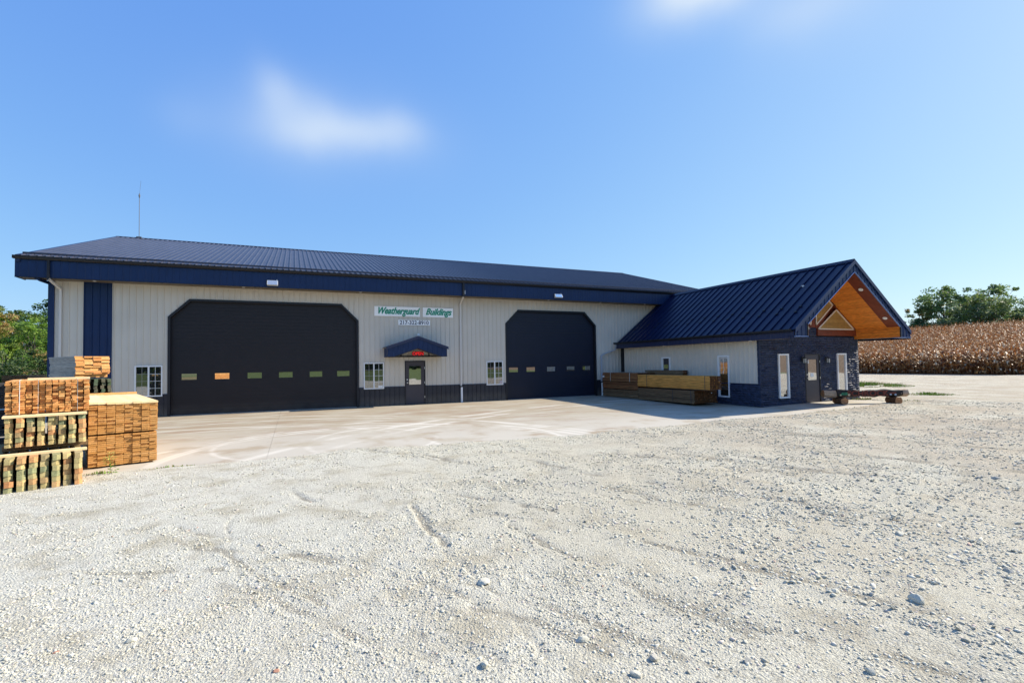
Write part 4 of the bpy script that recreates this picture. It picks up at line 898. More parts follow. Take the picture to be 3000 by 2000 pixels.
# gable truss on the wall: bottom chord, top chords, webs, panels
YT = AY+.02
def member(pts, y0, y1, mt, name): MB().prism(pts, y0, y1, lambda a, b, d: (a, d, b)).obj(name, mt, ax_)
def bar(p, q, wd, y0, y1, mt, name):
    d = Vector((q[0]-p[0], q[1]-p[1])).normalized(); n = Vector((-d.y, d.x))*wd/2
    member([(p[0]+n.x, p[1]+n.y), (q[0]+n.x, q[1]+n.y), (q[0]-n.x, q[1]-n.y), (p[0]-n.x, p[1]-n.y)], y0, y1, mt, name)
member([(22.6, 2.885), (28.9, 2.885), (28.9, 3.2), (RPX, 5.36), (22.6, 3.2)], AY+.06, AY+.10, redwood, 'gable_backing')
for s in (1, -1):
    fx = lambda x: RPX+s*(x-RPX)
    y0 = AY-.10 if s > 0 else AY-.099
    bar((fx(28.72), 3.30), (fx(RPX+.02), 5.42), .30, y0, AY+.06, redwood, 'top_chord')
    member([(fx(26.04), 2.89), (fx(28.72), 2.89), (fx(28.66), 3.14), (fx(26.04), 3.14)], y0-.012, AY+.059, redwood, 'bottom_chord')
    bar((fx(25.98), 3.22), (fx(27.16), 4.42), .24, y0+.006, AY+.058, redwood, 'web_timber')
    tri = [(26.04, 3.18), (28.50, 3.18), (27.30, 4.05)]; mid_ = [(25.93, 3.36), (27.06, 4.25), (26.86, 4.40), (25.93, 5.0)]
    for pl in (tri, mid_):
        # tan boards clipped to the panel
        zs = sorted({p[1] for p in pl}); z0, z1 = min(zs), max(zs); n = max(3, int((z1-z0)/.14))
        def xr(z):
            xs_ = []
            for (xa, za), (xb, zb) in zip(pl, pl[1:]+pl[:1]):
                if abs(za-zb) < 1e-9:
                    if abs(z-za) < 1e-6: xs_ += [xa, xb]
                elif min(za, zb)-1e-9 <= z <= max(za, zb)+1e-9: xs_.append(xa+(xb-xa)*(z-za)/(zb-za))
            return min(xs_), max(xs_)
        for q in range(n):
            za, zb = z0+(z1-z0)*q/n, z0+(z1-z0)*(q+1)/n-.004; a0, a1 = xr(za+1e-4); b0, b1 = xr(zb-1e-4)
            member([(fx(a0), za), (fx(a1), za), (fx(b1), zb), (fx(b0), zb)], AY-.118, AY-.1005, tanpan, 'gable_board')
        for p, q in zip(pl, pl[1:]+pl[:1]):
            bar((fx(p[0]), p[1]), (fx(q[0]), q[1]), .055, AY-.145, AY-.119, trimtan, 'panel_trim')
member([(25.55, 3.24), (25.87, 3.24), (25.87, 5.2), (25.75, 5.3), (25.55, 5.15)], AY-.112, AY+.057, redwood, 'king_post')
MB().prism([(27.05, 4.38), (27.30, 4.20), (27.36, 4.50), (27.12, 4.62)], AY-.13, AY-.105, lambda a, b, d: (a, d, b)).obj('truss_plate', blk, ax_)
# ================================================================== LUMBER
A0 = Vector((1.97, -13.32, 0)); LY = R(19.5)
def lframe(e, s, z, yaw=LY):
    ce, se = math.cos(LY), math.sin(LY); return (A0.x+e*ce-s*se, A0.y+e*se+s*ce, z)
def block_mesh(w_, l_, h_, mt, name):
    b = min(.003, h_*.12, w_*.12); m = MB(); P = [(b, 0), (w_-b, 0), (w_, b), (w_, h_-b), (w_-b, h_), (b, h_), (0, h_-b), (0, b)]
    m.prism(P, 0, l_, lambda a, c, d: (a, d, c)); return m.mesh(name, mt)
def bev_mesh(w_, l_, h_, bv, mt, name):
    m = MB(); m.prism([(0, 0), (w_-bv, 0), (w_, bv*.85), (w_, l_), (0, l_)], 0, h_, lambda a, c, d: (a, c, d)); return m.mesh(name, mt)  # end bevel shaped so the right part catches the sun as a bright strip
def bundle(name, lab, grp, loc, yaw, cols, rows, w_, h_, pitch, mt, L, name2, cat='lumber bundle', jit=.02, gapx=0, colshift=None, top=None, rowj=.0008, zg=0, bev=None):
    """boards seen end-on; local x across, local y along the boards (front at y=0), z up. Origin = front left bottom"""
    t = thing(name, lab, cat, grp, loc, yaw); g_ = np.random.default_rng(abs(hash(lab)) % 99991 if False else sum(map(ord, lab)))
    ms = [block_mesh(w_*k, L, h_-rowj*2, mt, name2) for k in (1.0, .985, .97)] if not bev else [bev_mesh(w_*k, L, h_-rowj*2, bev*q, mt, name2) for k, q in ((1.0, 1), (.97, 1.1), (1.0, .85))]
    cs = g_.normal(0, jit*.6, cols); cy = g_.normal(0, .014 if bev else .0, cols)
    for c in range(cols):
        for r in range(rows):
            x = c*pitch+(pitch-w_)*.5+g_.uniform(-1, 1)*gapx; y = cs[c]+g_.normal(0, jit)
            o = link(name2, ms[int(g_.integers(0, 3))], t, (x, y, r*h_+zg)); o.rotation_euler = (0, 0, cy[c]+g_.normal(0, .0012))
    return t
def slats(t, x0, x1, z, h_, mt, ys=(.35, 2.0, 3.4)):
    for y in ys: MB().box((x0, y, z), (x1, y+.09, z+h_)).obj('sticker', mt, t)
Lp = lambda e, s, z: lframe(e, s, z)
# near column, three bundles high
W9 = .134
t = bundle('post_bundle', 'stack of green and tan treated posts, bottom of the left pile on gravel', 'bundles of treated square posts', Lp(-9*W9-.02, 0, .0), LY, 9, 6, .100, .0855, W9, post_g, 2.4, 'post', jit=.014, gapx=.006, zg=.015, bev=.044, rowj=.0015)
t = bundle('post_bundle', 'stack of tan and red treated posts, middle of the left pile', 'bundles of treated square posts', Lp(-.985, .62, .630), LY, 8, 6, .096, .0795, .1285, post_g, 2.4, 'post', jit=.014, gapx=.006, bev=.042, rowj=.0015)
for y in (.25, 1.2, 2.1): MB().box((-.02, y, -.085), (1.05, y+.09, -.002)).obj('sticker', wood_b2, t)
t = bundle('board_bundle', 'loosely stacked orange boards, top of the left pile beside the shed', 'bundles of sawn boards', Lp(-.985, .95, 1.155), LY, 13, 15, .076, .0368, .0825, wood_o, 3.0, 'board', jit=.028, gapx=.006, rowj=.002)
for y in (.35, 1.5, 2.6): MB().box((0, y, -.05), (1.06, y+.07, -.002)).obj('sticker', wood_b2, t)
for x_, s_ in ((.172, .009), (.40, .003), (.905, .003)): MB().box((x_, -.075, -.01), (x_+s_, -.071, .57)).box((x_, -.075, .566), (x_+s_, .6, .570)).obj('strap', strapw, t)
# covers and loose boards
t = thing('loose_board', 'long yellow board lying across the bottom left post stack', 'board', 'loose boards', Lp(-1.25, .30, .523), LY); MB().box((0, 0, 0), (1.28, .14, .035)).obj('plank', wood_y, t)
t = thing('loose_board', 'yellow board on top of the loosely stacked orange boards', 'board', 'loose boards', Lp(-.72, 1.15, 1.712), LY); MB().box((0, 0, 0), (.82, .14, .038)).obj('plank', wood_y, t)
for q in range(5):
    t = thing('cover_board', 'pale yellow board on the middle post stack, %s' % ('at its front edge', 'second from the front', 'third from the front', 'fourth from the front', 'rearmost of the layer')[q], 'board', 'boards covering the middle post stack', Lp(-1.0, .60+q*.16, 1.108), LY); MB().box((0, 0, 0), (1.04, .15, .028)).obj('plank', wood_y, t)
# right pair on the slab
RY_ = R(18.3); RP_ = Lp(.10, 1.50, .035)
t = bundle('board_bundle', 'tight stack of fir boards, lower one at the slab edge', 'bundles of sawn boards', RP_, RY_, 8, 16, .1300, .0365, .1330, wood_f, 4.2, 'board', jit=.010, gapx=.001, rowj=.0028)
for y in (.2, 1.8, 3.6): MB().box((0, y, -.055), (1.06, y+.09, -.002)).obj('sticker', wood_b2, t)
RP2 = (RP_[0], RP_[1], .648)
t = bundle('board_bundle', 'tight stack of fir boards, upper one under pale flat boards', 'bundles of sawn boards', RP2, RY_, 8, 15, .1310, .0365, .1345, wood_f, 4.2, 'board', jit=.010, gapx=.001, rowj=.0028)
for y in (.2, 1.8, 3.6): MB().box((0, y, -.032), (1.06, y+.09, -.002)).obj('sticker', wood_b2, t)
ce, se = math.cos(RY_), math.sin(RY_)
def rl(x, y, z): return (RP_[0]+x*ce-y*se, RP_[1]+x*se+y*ce, z)
for c in range(8):
    t = thing('cover_board', '%s pale board in the flat top layer of the fir stack' % ('leftmost', 'second', 'third', 'fourth', 'fifth', 'sixth', 'seventh', 'rightmost')[c]+(' from the left' if 0 < c < 7 else ''), 'board', 'flat boards topping the fir stack', rl(c*.1345+.001, -.02+.01*math.sin(c*2.1), 1.197+.018*max(0, 3-c)/3), RY_); MB().box((0, 0, 0), (.1325, 4.2, .036)).obj('plank', wood_y, t); t.rotation_euler = (0, 0, RY_)
t = thing('loose_board', 'brown board lying across the far end of the fir stack', 'board', 'loose boards', rl(.02, 4.1, 1.238), RY_); MB().box((0, 0, 0), (1.06, .09, .05)).obj('plank', wood_o, t)
# stack behind
BP = Lp(-.40, 6.2, 0)
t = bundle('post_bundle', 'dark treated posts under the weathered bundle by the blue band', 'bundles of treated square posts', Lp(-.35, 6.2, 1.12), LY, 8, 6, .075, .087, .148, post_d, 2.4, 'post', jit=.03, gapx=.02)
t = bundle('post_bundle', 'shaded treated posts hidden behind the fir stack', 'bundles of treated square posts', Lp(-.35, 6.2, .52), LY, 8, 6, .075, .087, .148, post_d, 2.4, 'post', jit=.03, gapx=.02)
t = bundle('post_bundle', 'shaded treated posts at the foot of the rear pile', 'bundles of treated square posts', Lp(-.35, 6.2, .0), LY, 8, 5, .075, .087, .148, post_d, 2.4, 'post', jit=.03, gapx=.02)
for pf in (.05, .56, 1.66): pass
wb = mat('weathered_side_lumber', (.5, .3, .12), .8, .1)
def endside_mat():
    """fresh orange end grain on the ends, grey weathered faces along the board"""
    m = bpy.data.materials.new('weathered_orange_lumber'); m.use_nodes = True; t_ = m.node_tree; b = t_.nodes['Principled BSDF']; b.inputs['Roughness'].default_value = .8
    return m
w2 = math.radians(37)
cp = Lp(.05, 6.2, 1.69); t = thing('board_bundle', 'weathered grey boards with orange ends, topmost of the rear pile', 'lumber bundle', 'bundles of sawn boards', cp, w2)
g_ = np.random.default_rng(4)
for c in range(4):
    for r in range(13):
        x = c*.187; y = g_.normal(0, .025)+(.05 if r < 2 else 0)*c; m = MB(); m.box((0, 0, 0), (.183, 1.6, .0385), m=0); me = m.mesh('board', [wood_grey, wood_o])
        for p in me.polygons:
            if abs(p.normal.y) > .9: p.material_index = 1
        link('board', me, t, (x+g_.normal(0, .002), y, r*.043))
# dark stack at the left edge of the picture
for q, (z, lab) in enumerate([(.02, 'grey weathered boards at the left picture edge, bottom bundle'), (.58, 'grey weathered boards at the left picture edge, middle bundle'), (1.13, 'grey weathered boards at the left picture edge, top bundle')]):
    t = thing('board_bundle', lab, 'lumber bundle', 'weathered bundles at the left edge', Lp(-3.49, 3.3+q*.06, z), LY); g_ = np.random.default_rng(q)
    mm = block_mesh(.14, 2.45, .037, wood_dk, 'board'); 
    for r in range(13):
        for c in range(2):
            o = link('board', mm, t, (2.45+g_.normal(0, .03), c*.15+g_.normal(0, .008), r*.0395)); o.rotation_euler = (0, 0, math.pi/2+g_.normal(0, .004))
    for c in (.3, 1.2, 2.1): MB().box((c, -.0, -.05), (c+.08, .3, -.003)).obj('sticker', wood_dk, t)
# brown bundles against the annex: boards run along the wall, long faces toward the yard
def longbundle(lab, x0, x1, y0, y1, z0, rows, h_, mt, cols, jit, straps=(), strapmat=None, seed=1):
    """lies along Y from y0 (far) to y1 (near)"""
    t = thing('lumber_bundle', lab, 'lumber bundle', 'brown lumber bundles beside the annex', (x0, y1, z0)); g_ = np.random.default_rng(seed); L = y0-y1; w_ = (x1-x0)/cols
    ms = [block_mesh(w_-.003, L*k, h_-.009, mt, 'board') for k in (1, .992)]
    for q_ in ms:
        q_.materials.append(end_dk)
        for p_ in q_.polygons:
            if abs(p_.normal.y) > .9: p_.material_index = 1
    for r in range(rows):
        for c in range(cols): link('board', ms[int(g_.integers(0, 2))], t, (c*w_+(g_.normal(0, .004) if c == 0 else 0), g_.normal(0, jit), r*h_+.002))
    H = rows*h_
    for y in straps:
        m = MB(); m.box((-.012, y, -.004), (-.007, y+.025, H+.01)); m.box((-.012, y, H+.003), (x1-x0+.01, y+.025, H+.008)); m.obj('strap', strapmat or strapm, t)
    return t
longbundle('brown lumber bundle by the downspout, bottom of the shorter pile', 20.93, 22.05, -.42, -3.52, .03, 5, .078, wood_b2, 6, .01, seed=1)
longbundle('brown lumber bundle by the downspout, middle of the shorter pile', 20.93, 22.05, -.42, -3.54, .45, 5, .075, wood_b, 6, .01, seed=2)
longbundle('reddish lumber bundle with white straps, top of the shorter pile', 20.93, 22.05, -.42, -3.5, .855, 6, .076, wood_b, 6, .01, straps=(.62, 2.3), strapmat=strapw, seed=3)
longbundle('weathered lumber bundle close to the annex wall behind the others', 22.12, 22.42, -2.6, -5.4, .03, 18, .078, wood_b2, 2, .02, seed=6)
longbundle('dull brown lumber bundle, lower of the longer pile by the annex', 20.80, 22.12, -3.66, -7.46, .03, 8, .070, wood_b2, 9, .015, straps=(.18, 1.3), seed=4)
longbundle('tan lumber bundle jutting forward, upper of the longer pile', 20.78, 21.42, -3.66, -8.36, .66, 8, .0715, wood_t, 5, .012, straps=(.25, 3.95), seed=5)
t = thing('tag', 'small white tag on the end of the dull brown lumber', 'tag', loc=(21.72, -7.50, .45)); MB().box((0, 0, 0), (.05, .004, .035)).obj('card', paper, t)
t = thing('tag', 'white label stapled to the shorter brown lumber pile', 'tag', loc=(20.91, -.62, 1.05)); MB().box((0, 0, 0), (.004, .16, .09)).obj('card', paper, t)
# bundles across the yard, facing the shed (they show in the panes of the overhead door)
def farbundle(lab, x, y, z, mt, seed, nm='board'):
    t = thing('lumber_bundle', lab, 'lumber bundle', 'bundles across the yard', (x, y, z)); g_ = np.random.default_rng(seed)
    mm = block_mesh(.14, 2.4, .085, mt, nm)
    for r in range(6):
        for c in range(9): link(nm, mm, t, (c*.145, g_.normal(0, .03), r*.09))
for q in range(3):
    farbundle('posts stacked across the yard, facing the overhead door, tier %s' % ('low', 'middle', 'high')[q], -4.5, -32.4, q*.6, post_g, q, 'post')
    farbundle('orange boards stacked across the yard, facing the overhead door, tier %s' % ('low', 'middle', 'high')[q], -1.8, -32.4, q*.6, wood_o, q+5)
# the brown bundle beyond the shed corner
t = thing('lumber_bundle', 'small reddish brown bundle beyond the left shed corner', 'lumber bundle', loc=(-10.2, 14.0, .5), rz=R(5)); g_ = np.random.default_rng(8)
mm = block_mesh(.14, 3, .08, wood_b, 'board')
for r in range(14):
    for c in range(8): link('board', mm, t, (c*.145, g_.normal(0, .02), r*.085))
# ================================================================== LOG BENCH SIGN
t = thing('log_sign', 'carved log sign reading SCHROCK resting on two short logs', 'sign', loc=(26.72, -10.85, 0), rz=R(-27))
bark = mat('brown_bark', (.13, .065, .035), .85, .2, noise=(9, .5, 5), bump=(16, 1, .03)); logend = mat('sawn_log_end', (.34, .17, .08), .75, .2, noise=(12, .3, 3)); signb = mat('blackened_carved_face', (.022, .014, .012), .6, .3, noise=(8, .4, 4), bump=(14, .8, .02))
palelog = mat('peeled_log', (.40, .28, .19), .7, .2, noise=(6, .35, 4), stretch=(1, 6, 6), bump=(14, .6, .02)); redc = mat('faded_red_carving', (.15, .035, .022), .6, .3, noise=(10, .3, 3)); greenc = mat('faded_green_carving', (.03, .16, .08), .6, .3, noise=(10, .3, 3))
def log(parent, p, q, r, mt, name, seed, n=14, endm=None):
    g_ = np.random.default_rng(seed); P, Q = Vector(p), Vector(q); m = MB(); K = 7; d = (Q-P); z = d.normalized(); a = z.cross(Vector((0, 0, 1))).normalized(); b = a.cross(z); wob = g_.uniform(.9, 1.1, n)
    for i in range(K+1):
        c = P+d*i/K
        for j in range(n):
            an = 2*math.pi*j/n; rr = r*wob[j]*g_.uniform(.96, 1.04); m.v.append(tuple(c+(a*math.cos(an)+b*math.sin(an))*rr))
    for i in range(K):
        for j in range(n): q_ = (j+1) % n; m.f.append((i*n+j, i*n+q_, (i+1)*n+q_, (i+1)*n+j)); m.m.append(0)
    m.f.append(tuple(reversed(range(n)))); m.f.append(tuple(K*n+j for j in range(n))); m.m += [1, 1]
    return m.obj(name, [mt, endm or logend], parent)
BZ = -.02
log(t, (-1.0, -.34, BZ+.14), (-1.0, .26, BZ+.14), .15, bark, 'foot_log', 1); log(t, (1.12, -.34, BZ+.14), (1.12, .26, BZ+.14), .15, bark, 'foot_log', 2)
log(t, (-1.68, 0, .42), (-1.18, 0, .40), .155, palelog, 'log_end', 3); log(t, (1.35, 0, .41), (1.66, 0, .42), .15, palelog, 'log_end', 4)
# wavy blackened band between the ends
m = MB(); K = 30; prof_t = [.56+.012*math.sin(k*.9)-.035*math.exp(-((k-17)/6)**2)*0+.02*math.sin(k*.35) for k in range(K+1)]; prof_b = [.27+.015*math.sin(k*.6+1)+.012*math.sin(k*1.3) for k in range(K+1)]
for k in range(K):
    xa, xb = -1.19+2.62*k/K, -1.19+2.62*(k+1)/K
    Pk = lambda x, zt, zb: [(x, -.15, zb+.05), (x, -.165, (zt+zb)/2), (x, -.14, zt-.03), (x, 0, zt), (x, .14, zt-.04), (x, .14, zb+.04), (x, 0, zb)]
    a, b = Pk(xa, prof_t[k], prof_b[k]), Pk(xb, prof_t[k+1], prof_b[k+1])
    for i_ in range(7):
        j_ = (i_+1) % 7; m.poly([a[i_], b[i_], b[j_], a[j_]])
m.poly(Pk(-1.19, prof_t[0], prof_b[0])); m.poly(Pk(1.43, prof_t[K], prof_b[K])[::-1]); m.obj('carved_band', signb, t)
text('lettering', 'SCHROCK', redc, t, (.03, -.168, .415), .30, .006, 0, .010, 1.12, sp=1.06)
m = MB(); m.prism([(-1.12, .36), (-1.02, .42), (-.98, .47), (-.80, .48), (-.68, .44), (-.64, .38), (-.75, .36)], -.172, -.15, lambda a, b, d: (a, d, b)); m.obj('carved_tractor', greenc, t)
MB().tube([(-.72, -.178, .37), (-.72, -.15, .37)], .045, 12).tube([(-1.05, -.178, .36), (-1.05, -.15, .36)], .035, 12).obj('carved_wheel', mat('cream_paint', (.5, .42, .25), .6), t)
m = MB(); m.prism([(.86, .42), (.92, .46), (1.14, .46), (1.16, .40), (.88, .39)], -.172, -.15, lambda a, b, d: (a, d, b)); m.obj('carved_truck', redc, t)
MB().tube([(.93, -.18, .37), (.93, -.15, .37)], .035, 12).tube([(1.12, -.18, .36), (1.12, -.15, .36)], .04, 12).obj('carved_wheel', mat('pale_blue_paint', (.35, .42, .5), .6), t)
# ================================================================== ROCKS AND WEEDS
RK = [('large flat pale rock on the gravel, centre foreground', 1416, 1706, .105, .35, rockm, 1), ('upright pale rock casting a shadow, lower centre foreground', 1709, 1872, .055, .8, rockm, 2), ('small grey rock in its own shadow right of the upright pale rock', 1915, 1925, .05, .8, rockg, 3),
      ('pale rock at the very bottom of the yard, right of centre', 1862, 1972, .05, .7, rockm, 4), ('bluish grey rock among pebbles, lower right', 2189, 1927, .045, .8, rockg, 5), ('triangular pale rock standing up in a rut, right foreground', 2686, 1746, .085, .9, rockm, 6), ('pointed white rock beside the scraped track, right foreground', 2447, 1722, .06, 1.0, rockm, 7),
      ('rounded pale rock, far right middle of the yard', 2635, 1543, .085, .6, rockm, 8), ('low pale rock in the middle right of the yard', 2320, 1536, .065, .6, rockm, 9), ('pale rock in the left foreground gravel', 386, 1880, .05, .6, rockm, 10), ('white rock at the bottom edge left of centre', 1419, 1955, .05, .9, rockm, 11),
      ('small reddish stone at the bottom left of centre', 809, 1969, .03, .6, rockr, 12), ('grey rock in the pebble cluster near the right edge', 2955, 1650, .06, .7, rockg, 13), ('grey rock beyond the ruts near the right edge', 2917, 1391, .09, .6, rockg, 14), ('small brown leaf-like stone on the left foreground gravel', 163, 1912, .035, .3, rockr, 15), ('pale cone-shaped stone near the bottom right', 2549, 1955, .04, 1.0, rockm, 16)]
for lab, u, v, r_, fl, mt, sd in RK:
    x, y = gpoint(u, v); me = rock_mesh(sd, fl); me.materials.append(mt); o = link('rock', me, None, (x, y, float(ground_h(x, y))+r_*fl*.16), (0, 0, sd*1.3)); o.scale = (r_*.62,)*3; tag(o, lab, 'rock', 'larger rocks lying on the gravel')
leafg = mat('weed_green', (.12, .22, .03), .6, .3); leafy = mat('weed_yellow', (.45, .40, .10), .6, .3)
t = thing('weed', 'small yellow green weed sprouting by the slab edge before the fir stack', 'weed', loc=(2.10, -12.62, float(ground_h(2.10, -12.62))))
MB().tube([(0, 0, 0), (.01, 0, .15), (-.02, .01, .34)], .004, 5).tube([(.005, 0, .1), (.08, .02, .18)], .003, 5).obj('stem', leafg, t)
g_ = np.random.default_rng(3); m = MB()
def leaf(m, c, L, W, an, el, mi=0):
    d = Vector((math.cos(an)*math.cos(el), math.sin(an)*math.cos(el), math.sin(el))); s = d.cross(Vector((0, 0, 1))).normalized()*W; c = Vector(c); u_ = Vector((0, 0, 1))*L*.12
    m.poly([c, c+d*L*.5+s+u_, c+d*L, c+d*L*.5-s+u_], mi)
for q in range(46):
    z = g_.uniform(.16, .37); r_ = .02+.05*(1-abs(z-.27)/.12)*g_.random(); a = g_.uniform(0, 6.28); leaf(m, (r_*math.cos(a)-.01, r_*math.sin(a), z), g_.uniform(.04, .08), .014, a, g_.uniform(-.4, .6), int(z > .2 and g_.random() < .75))
for q in range(12): a = g_.uniform(0, 6.28); leaf(m, (g_.uniform(-.03, .10), 0, g_.uniform(.06, .18)), .07, .02, a, g_.uniform(-.2, .3), 0)
m.obj('leaves', [leafg, leafy], t)
def tuft(lab, x, y, rx, ry, n, h_, seed, mts, rz=0):
    g_ = np.random.default_rng(seed); m = MB(); k = 0
    r_ = np.sqrt(g_.random(n)); a = g_.uniform(0, 6.28, n); px = r_*np.cos(a)*rx; py = r_*np.sin(a)*ry; c, s = math.cos(rz), math.sin(rz); X_ = x+px*c-py*s; Y_ = y+px*s+py*c; nn_ = vnoise(X_, Y_, .6, 77)
    H_ = ground_h(X_, Y_)
    for q in range(n):
        if nn_[q] < -.12: continue
        hh = h_*g_.uniform(.5, 1.2)*(1.15-r_[q]); an = g_.uniform(0, 6.28); w_ = .008+hh*.08; dx, dy = math.cos(an), math.sin(an); b = Vector((X_[q], Y_[q], H_[q]-.01)); ln = g_.uniform(.1, .8)*hh
        m.poly([b+Vector((-dy*w_, dx*w_, 0)), b+Vector((dy*w_, -dx*w_, 0)), b+Vector((dx*ln*.5+dy*w_*.5, dy*ln*.5-dx*w_*.5, hh*.7)), b+Vector((dx*ln, dy*ln, hh))], int(g_.random() < .35))
    me = bpy.data.meshes.new('grass_patch'); me.from_pydata(m.v, [], m.f); [me.materials.append(q) for q in mts]; me.polygons.foreach_set('material_index', m.m)
    o = link('grass_patch', me); tag(o, lab, None, kind='stuff')
grs = mat('bright_grass', (.13, .26, .025), .7, .2); grd = mat('dry_grass', (.26, .24, .08), .7, .2)
tuft('bright green grass patch behind the log sign', 40.2, -2.3, 3.2, 2.4, 5200, .26, 1, [grs, grd], R(-50)); tuft('dry grass under and behind the log sign', 28.6, -9.8, 1.6, .55, 1100, .12, 2, [grd, grs], R(-35))
tuft('low grass strip right of the log sign', 33.9, -9.5, 1.3, .8, 900, .16, 3, [grs, grd], R(-55)); tuft('brown weeds behind the bright grass', 42.8, -1.4, 2.5, .8, 700, .25, 4, [grd, grd], R(-50))
tuft('sparse grass at the slab edge by the fir stack', 1.95, -12.52, .30, .10, 160, .07, 5, [grs, grd]); tuft('dry sprigs along the slab edge', 3.0, -12.42, .55, .07, 130, .06, 6, [grd, grs]); tuft('sparse sprigs at the annex slab edge', 24.0, -11.7, 3.4, .18, 240, .05, 7, [grd, grs], R(3)); tuft('thin grass at the right slab corner', 29.4, -11.2, 1.0, .5, 160, .07, 8, [grd, grs])
# ================================================================== CORN
def corn_plant(seed, nl=10, seg=3):
    g_ = np.random.default_rng(seed); v, f, mi = [], [], []; H_ = g_.uniform(2.2, 2.75); r_ = .026; lx, ly = g_.normal(0, .07, 2)
    zs = [0, H_*.5, H_]
    for z in zs:
        for j in range(3): an = j*2.094; rr = r_*(1-.5*z/H_); v.append((rr*math.cos(an)+lx*z/H_, rr*math.sin(an)+ly*z/H_, z))
    for i in range(2):
        for j in range(3): q = (j+1) % 3; f.append((i*3+j, i*3+q, i*3+3+q, i*3+3+j)); mi.append(0)
    a0 = g_.uniform(0, 3.14)
    for l in range(nl):
        z = H_*(.10+.85*l/nl); an = a0+math.pi*(l % 2)+g_.normal(0, .5); L = g_.uniform(.45, .8); W = g_.uniform(.045, .105); up = g_.uniform(.3, 1.2); drp = g_.uniform(2.2, 3.8); p = np.array([lx*z/H_, ly*z/H_, z]); pit = up; tw = g_.uniform(-.8, .8); b = len(v)
        for s in range(seg+1):
            w_ = W*(.5 if s == 0 else 1 if s < seg else .15); sd = np.array([-math.sin(an+tw*s/seg), math.cos(an+tw*s/seg), math.sin(tw*s)*.6])
            v += [tuple(p-sd*w_), tuple(p+sd*w_)]; p = p+np.array([math.cos(an)*math.cos(pit), math.sin(an)*math.cos(pit), math.sin(pit)])*L/seg; pit -= drp/seg
        for s in range(seg): f.append((b+2*s, b+2*s+1, b+2*s+3, b+2*s+2)); mi.append(1+int(g_.choice(5, p=[.26, .28, .16, .13, .17]))) if s == 0 else mi.append(mi[-1])
    for k in range(5):    # tassel
        an = g_.uniform(0, 6.28); b = len(v); tl = g_.uniform(.2, .42); dx, dy = math.cos(an)*.10, math.sin(an)*.10; c = (lx, ly, H_-.04); v += [c, (c[0]+dx*.5+.008, c[1]+dy*.5, c[2]+tl*.7), (c[0]+dx, c[1]+dy, c[2]+tl), (c[0]+dx*.5-.008, c[1]+dy*.5, c[2]+tl*.6)]; f.append((b, b+1, b+2, b+3)); mi.append(0)
    if g_.random() < .7:  # husked ear hanging
        an = g_.uniform(0, 6.28); z = H_*.42; b = len(v); c = np.array([lx*.42+math.cos(an)*.03, ly*.42+math.sin(an)*.03, z]); e = c+np.array([math.cos(an)*.12, math.sin(an)*.12, -.20]); sd = np.array([-math.sin(an), math.cos(an), 0])*.035; m_ = (c+e)/2; u_ = np.array([math.cos(an), math.sin(an), .3])*.035
        v += [tuple(c), tuple(m_-sd), tuple(m_+u_), tuple(m_+sd), tuple(e)]; f += [(b, b+1, b+2, b+2), (b, b+2, b+3, b+3), (b+1, b+4, b+2, b+2), (b+2, b+4, b+3, b+3)]; f[-4:] = [(b, b+1, b+4, b+2), (b, b+2, b+4, b+3)]; mi += [5, 5]
    return np.array(v), np.array(f), np.array(mi)
def leafmat(name, col, tr=.25):
    m = bpy.data.materials.new(name); m.use_nodes = True; t_ = m.node_tree; b = t_.nodes['Principled BSDF']; b.inputs['Base Color'].default_value = (*col, 1); b.inputs['Roughness'].default_value = .55; b.inputs['Specular IOR Level'].default_value = .35
    o = t_.nodes['Material Output']; tl = N(t_, 'ShaderNodeBsdfTranslucent'); tl.inputs['Color'].default_value = (*[min(1, c*1.3) for c in col], 1); mx = N(t_, 'ShaderNodeMixShader'); mx.inputs[0].default_value = tr
    t_.links.new(b.outputs[0], mx.inputs[1]); t_.links.new(tl.outputs[0], mx.inputs[2]); t_.links.new(mx.outputs[0], o.inputs['Surface']); return m
cornm = [leafmat('corn_stalk_dry', (.34, .18, .08)), leafmat('corn_leaf_tan', (.36, .19, .075)), leafmat('corn_leaf_brown', (.10, .038, .014)), leafmat('corn_leaf_rust', (.26, .085, .016)), leafmat('corn_leaf_pale', (.58, .45, .29), .1), leafmat('corn_leaf_straw', (.38, .18, .05))]
CP = [corn_plant(s) for s in range(8)]
cme = [bigmesh('corn_plant', v, f, cornm, mi) for v, f, mi in CP]
g_ = np.random.default_rng(12); front = []
for r_ in range(3):
    for k in range(100): front.append((71.2+r_*.76+g_.normal(0, .07)+(-.045)*0, -2.6+k*.25+g_.normal(0, .05)))
for x, y in front:
    x = x-(y-8)*.045; o = link('corn_plant', cme[int(g_.integers(0, 8))], None, (x, y, float(base_h(x, y))), (g_.normal(0, .05), g_.normal(0, .05), g_.uniform(0, 6.28))); o.scale = (1, 1, g_.uniform(.84, 1.14)); tag(o, 'dry brown corn plant in the front rows of the field', 'corn plant', 'dry corn plants along the field edge')
pts = []
def wedge(x, y):
    a = math.degrees(math.atan2(x-CAM[0], y-CAM[1])); return 56 < a < 73.5
x = 73.5
while x < 158:
    st = .25 if x < 84 else .36 if x < 110 else .5; row = .76 if x < 90 else .95 if x < 120 else 1.2
    for y in np.arange(-8, 100, st):
        if wedge(x, y): pts.append((x+g_.normal(0, .08)-(y-8)*.045, y+g_.normal(0, .06)))
    x += row
for y in np.concatenate([np.arange(-22, -2.7, .4), np.arange(22.5, 60, .4)]):
    for r_ in range(3): pts.append((71.2+r_*.76-(y-8)*.045, y))
pts = np.array(pts); print('corn', len(pts)); sel = g_.integers(0, 8, len(pts)); Vs, Fs, Ms = [], [], []; base = 0
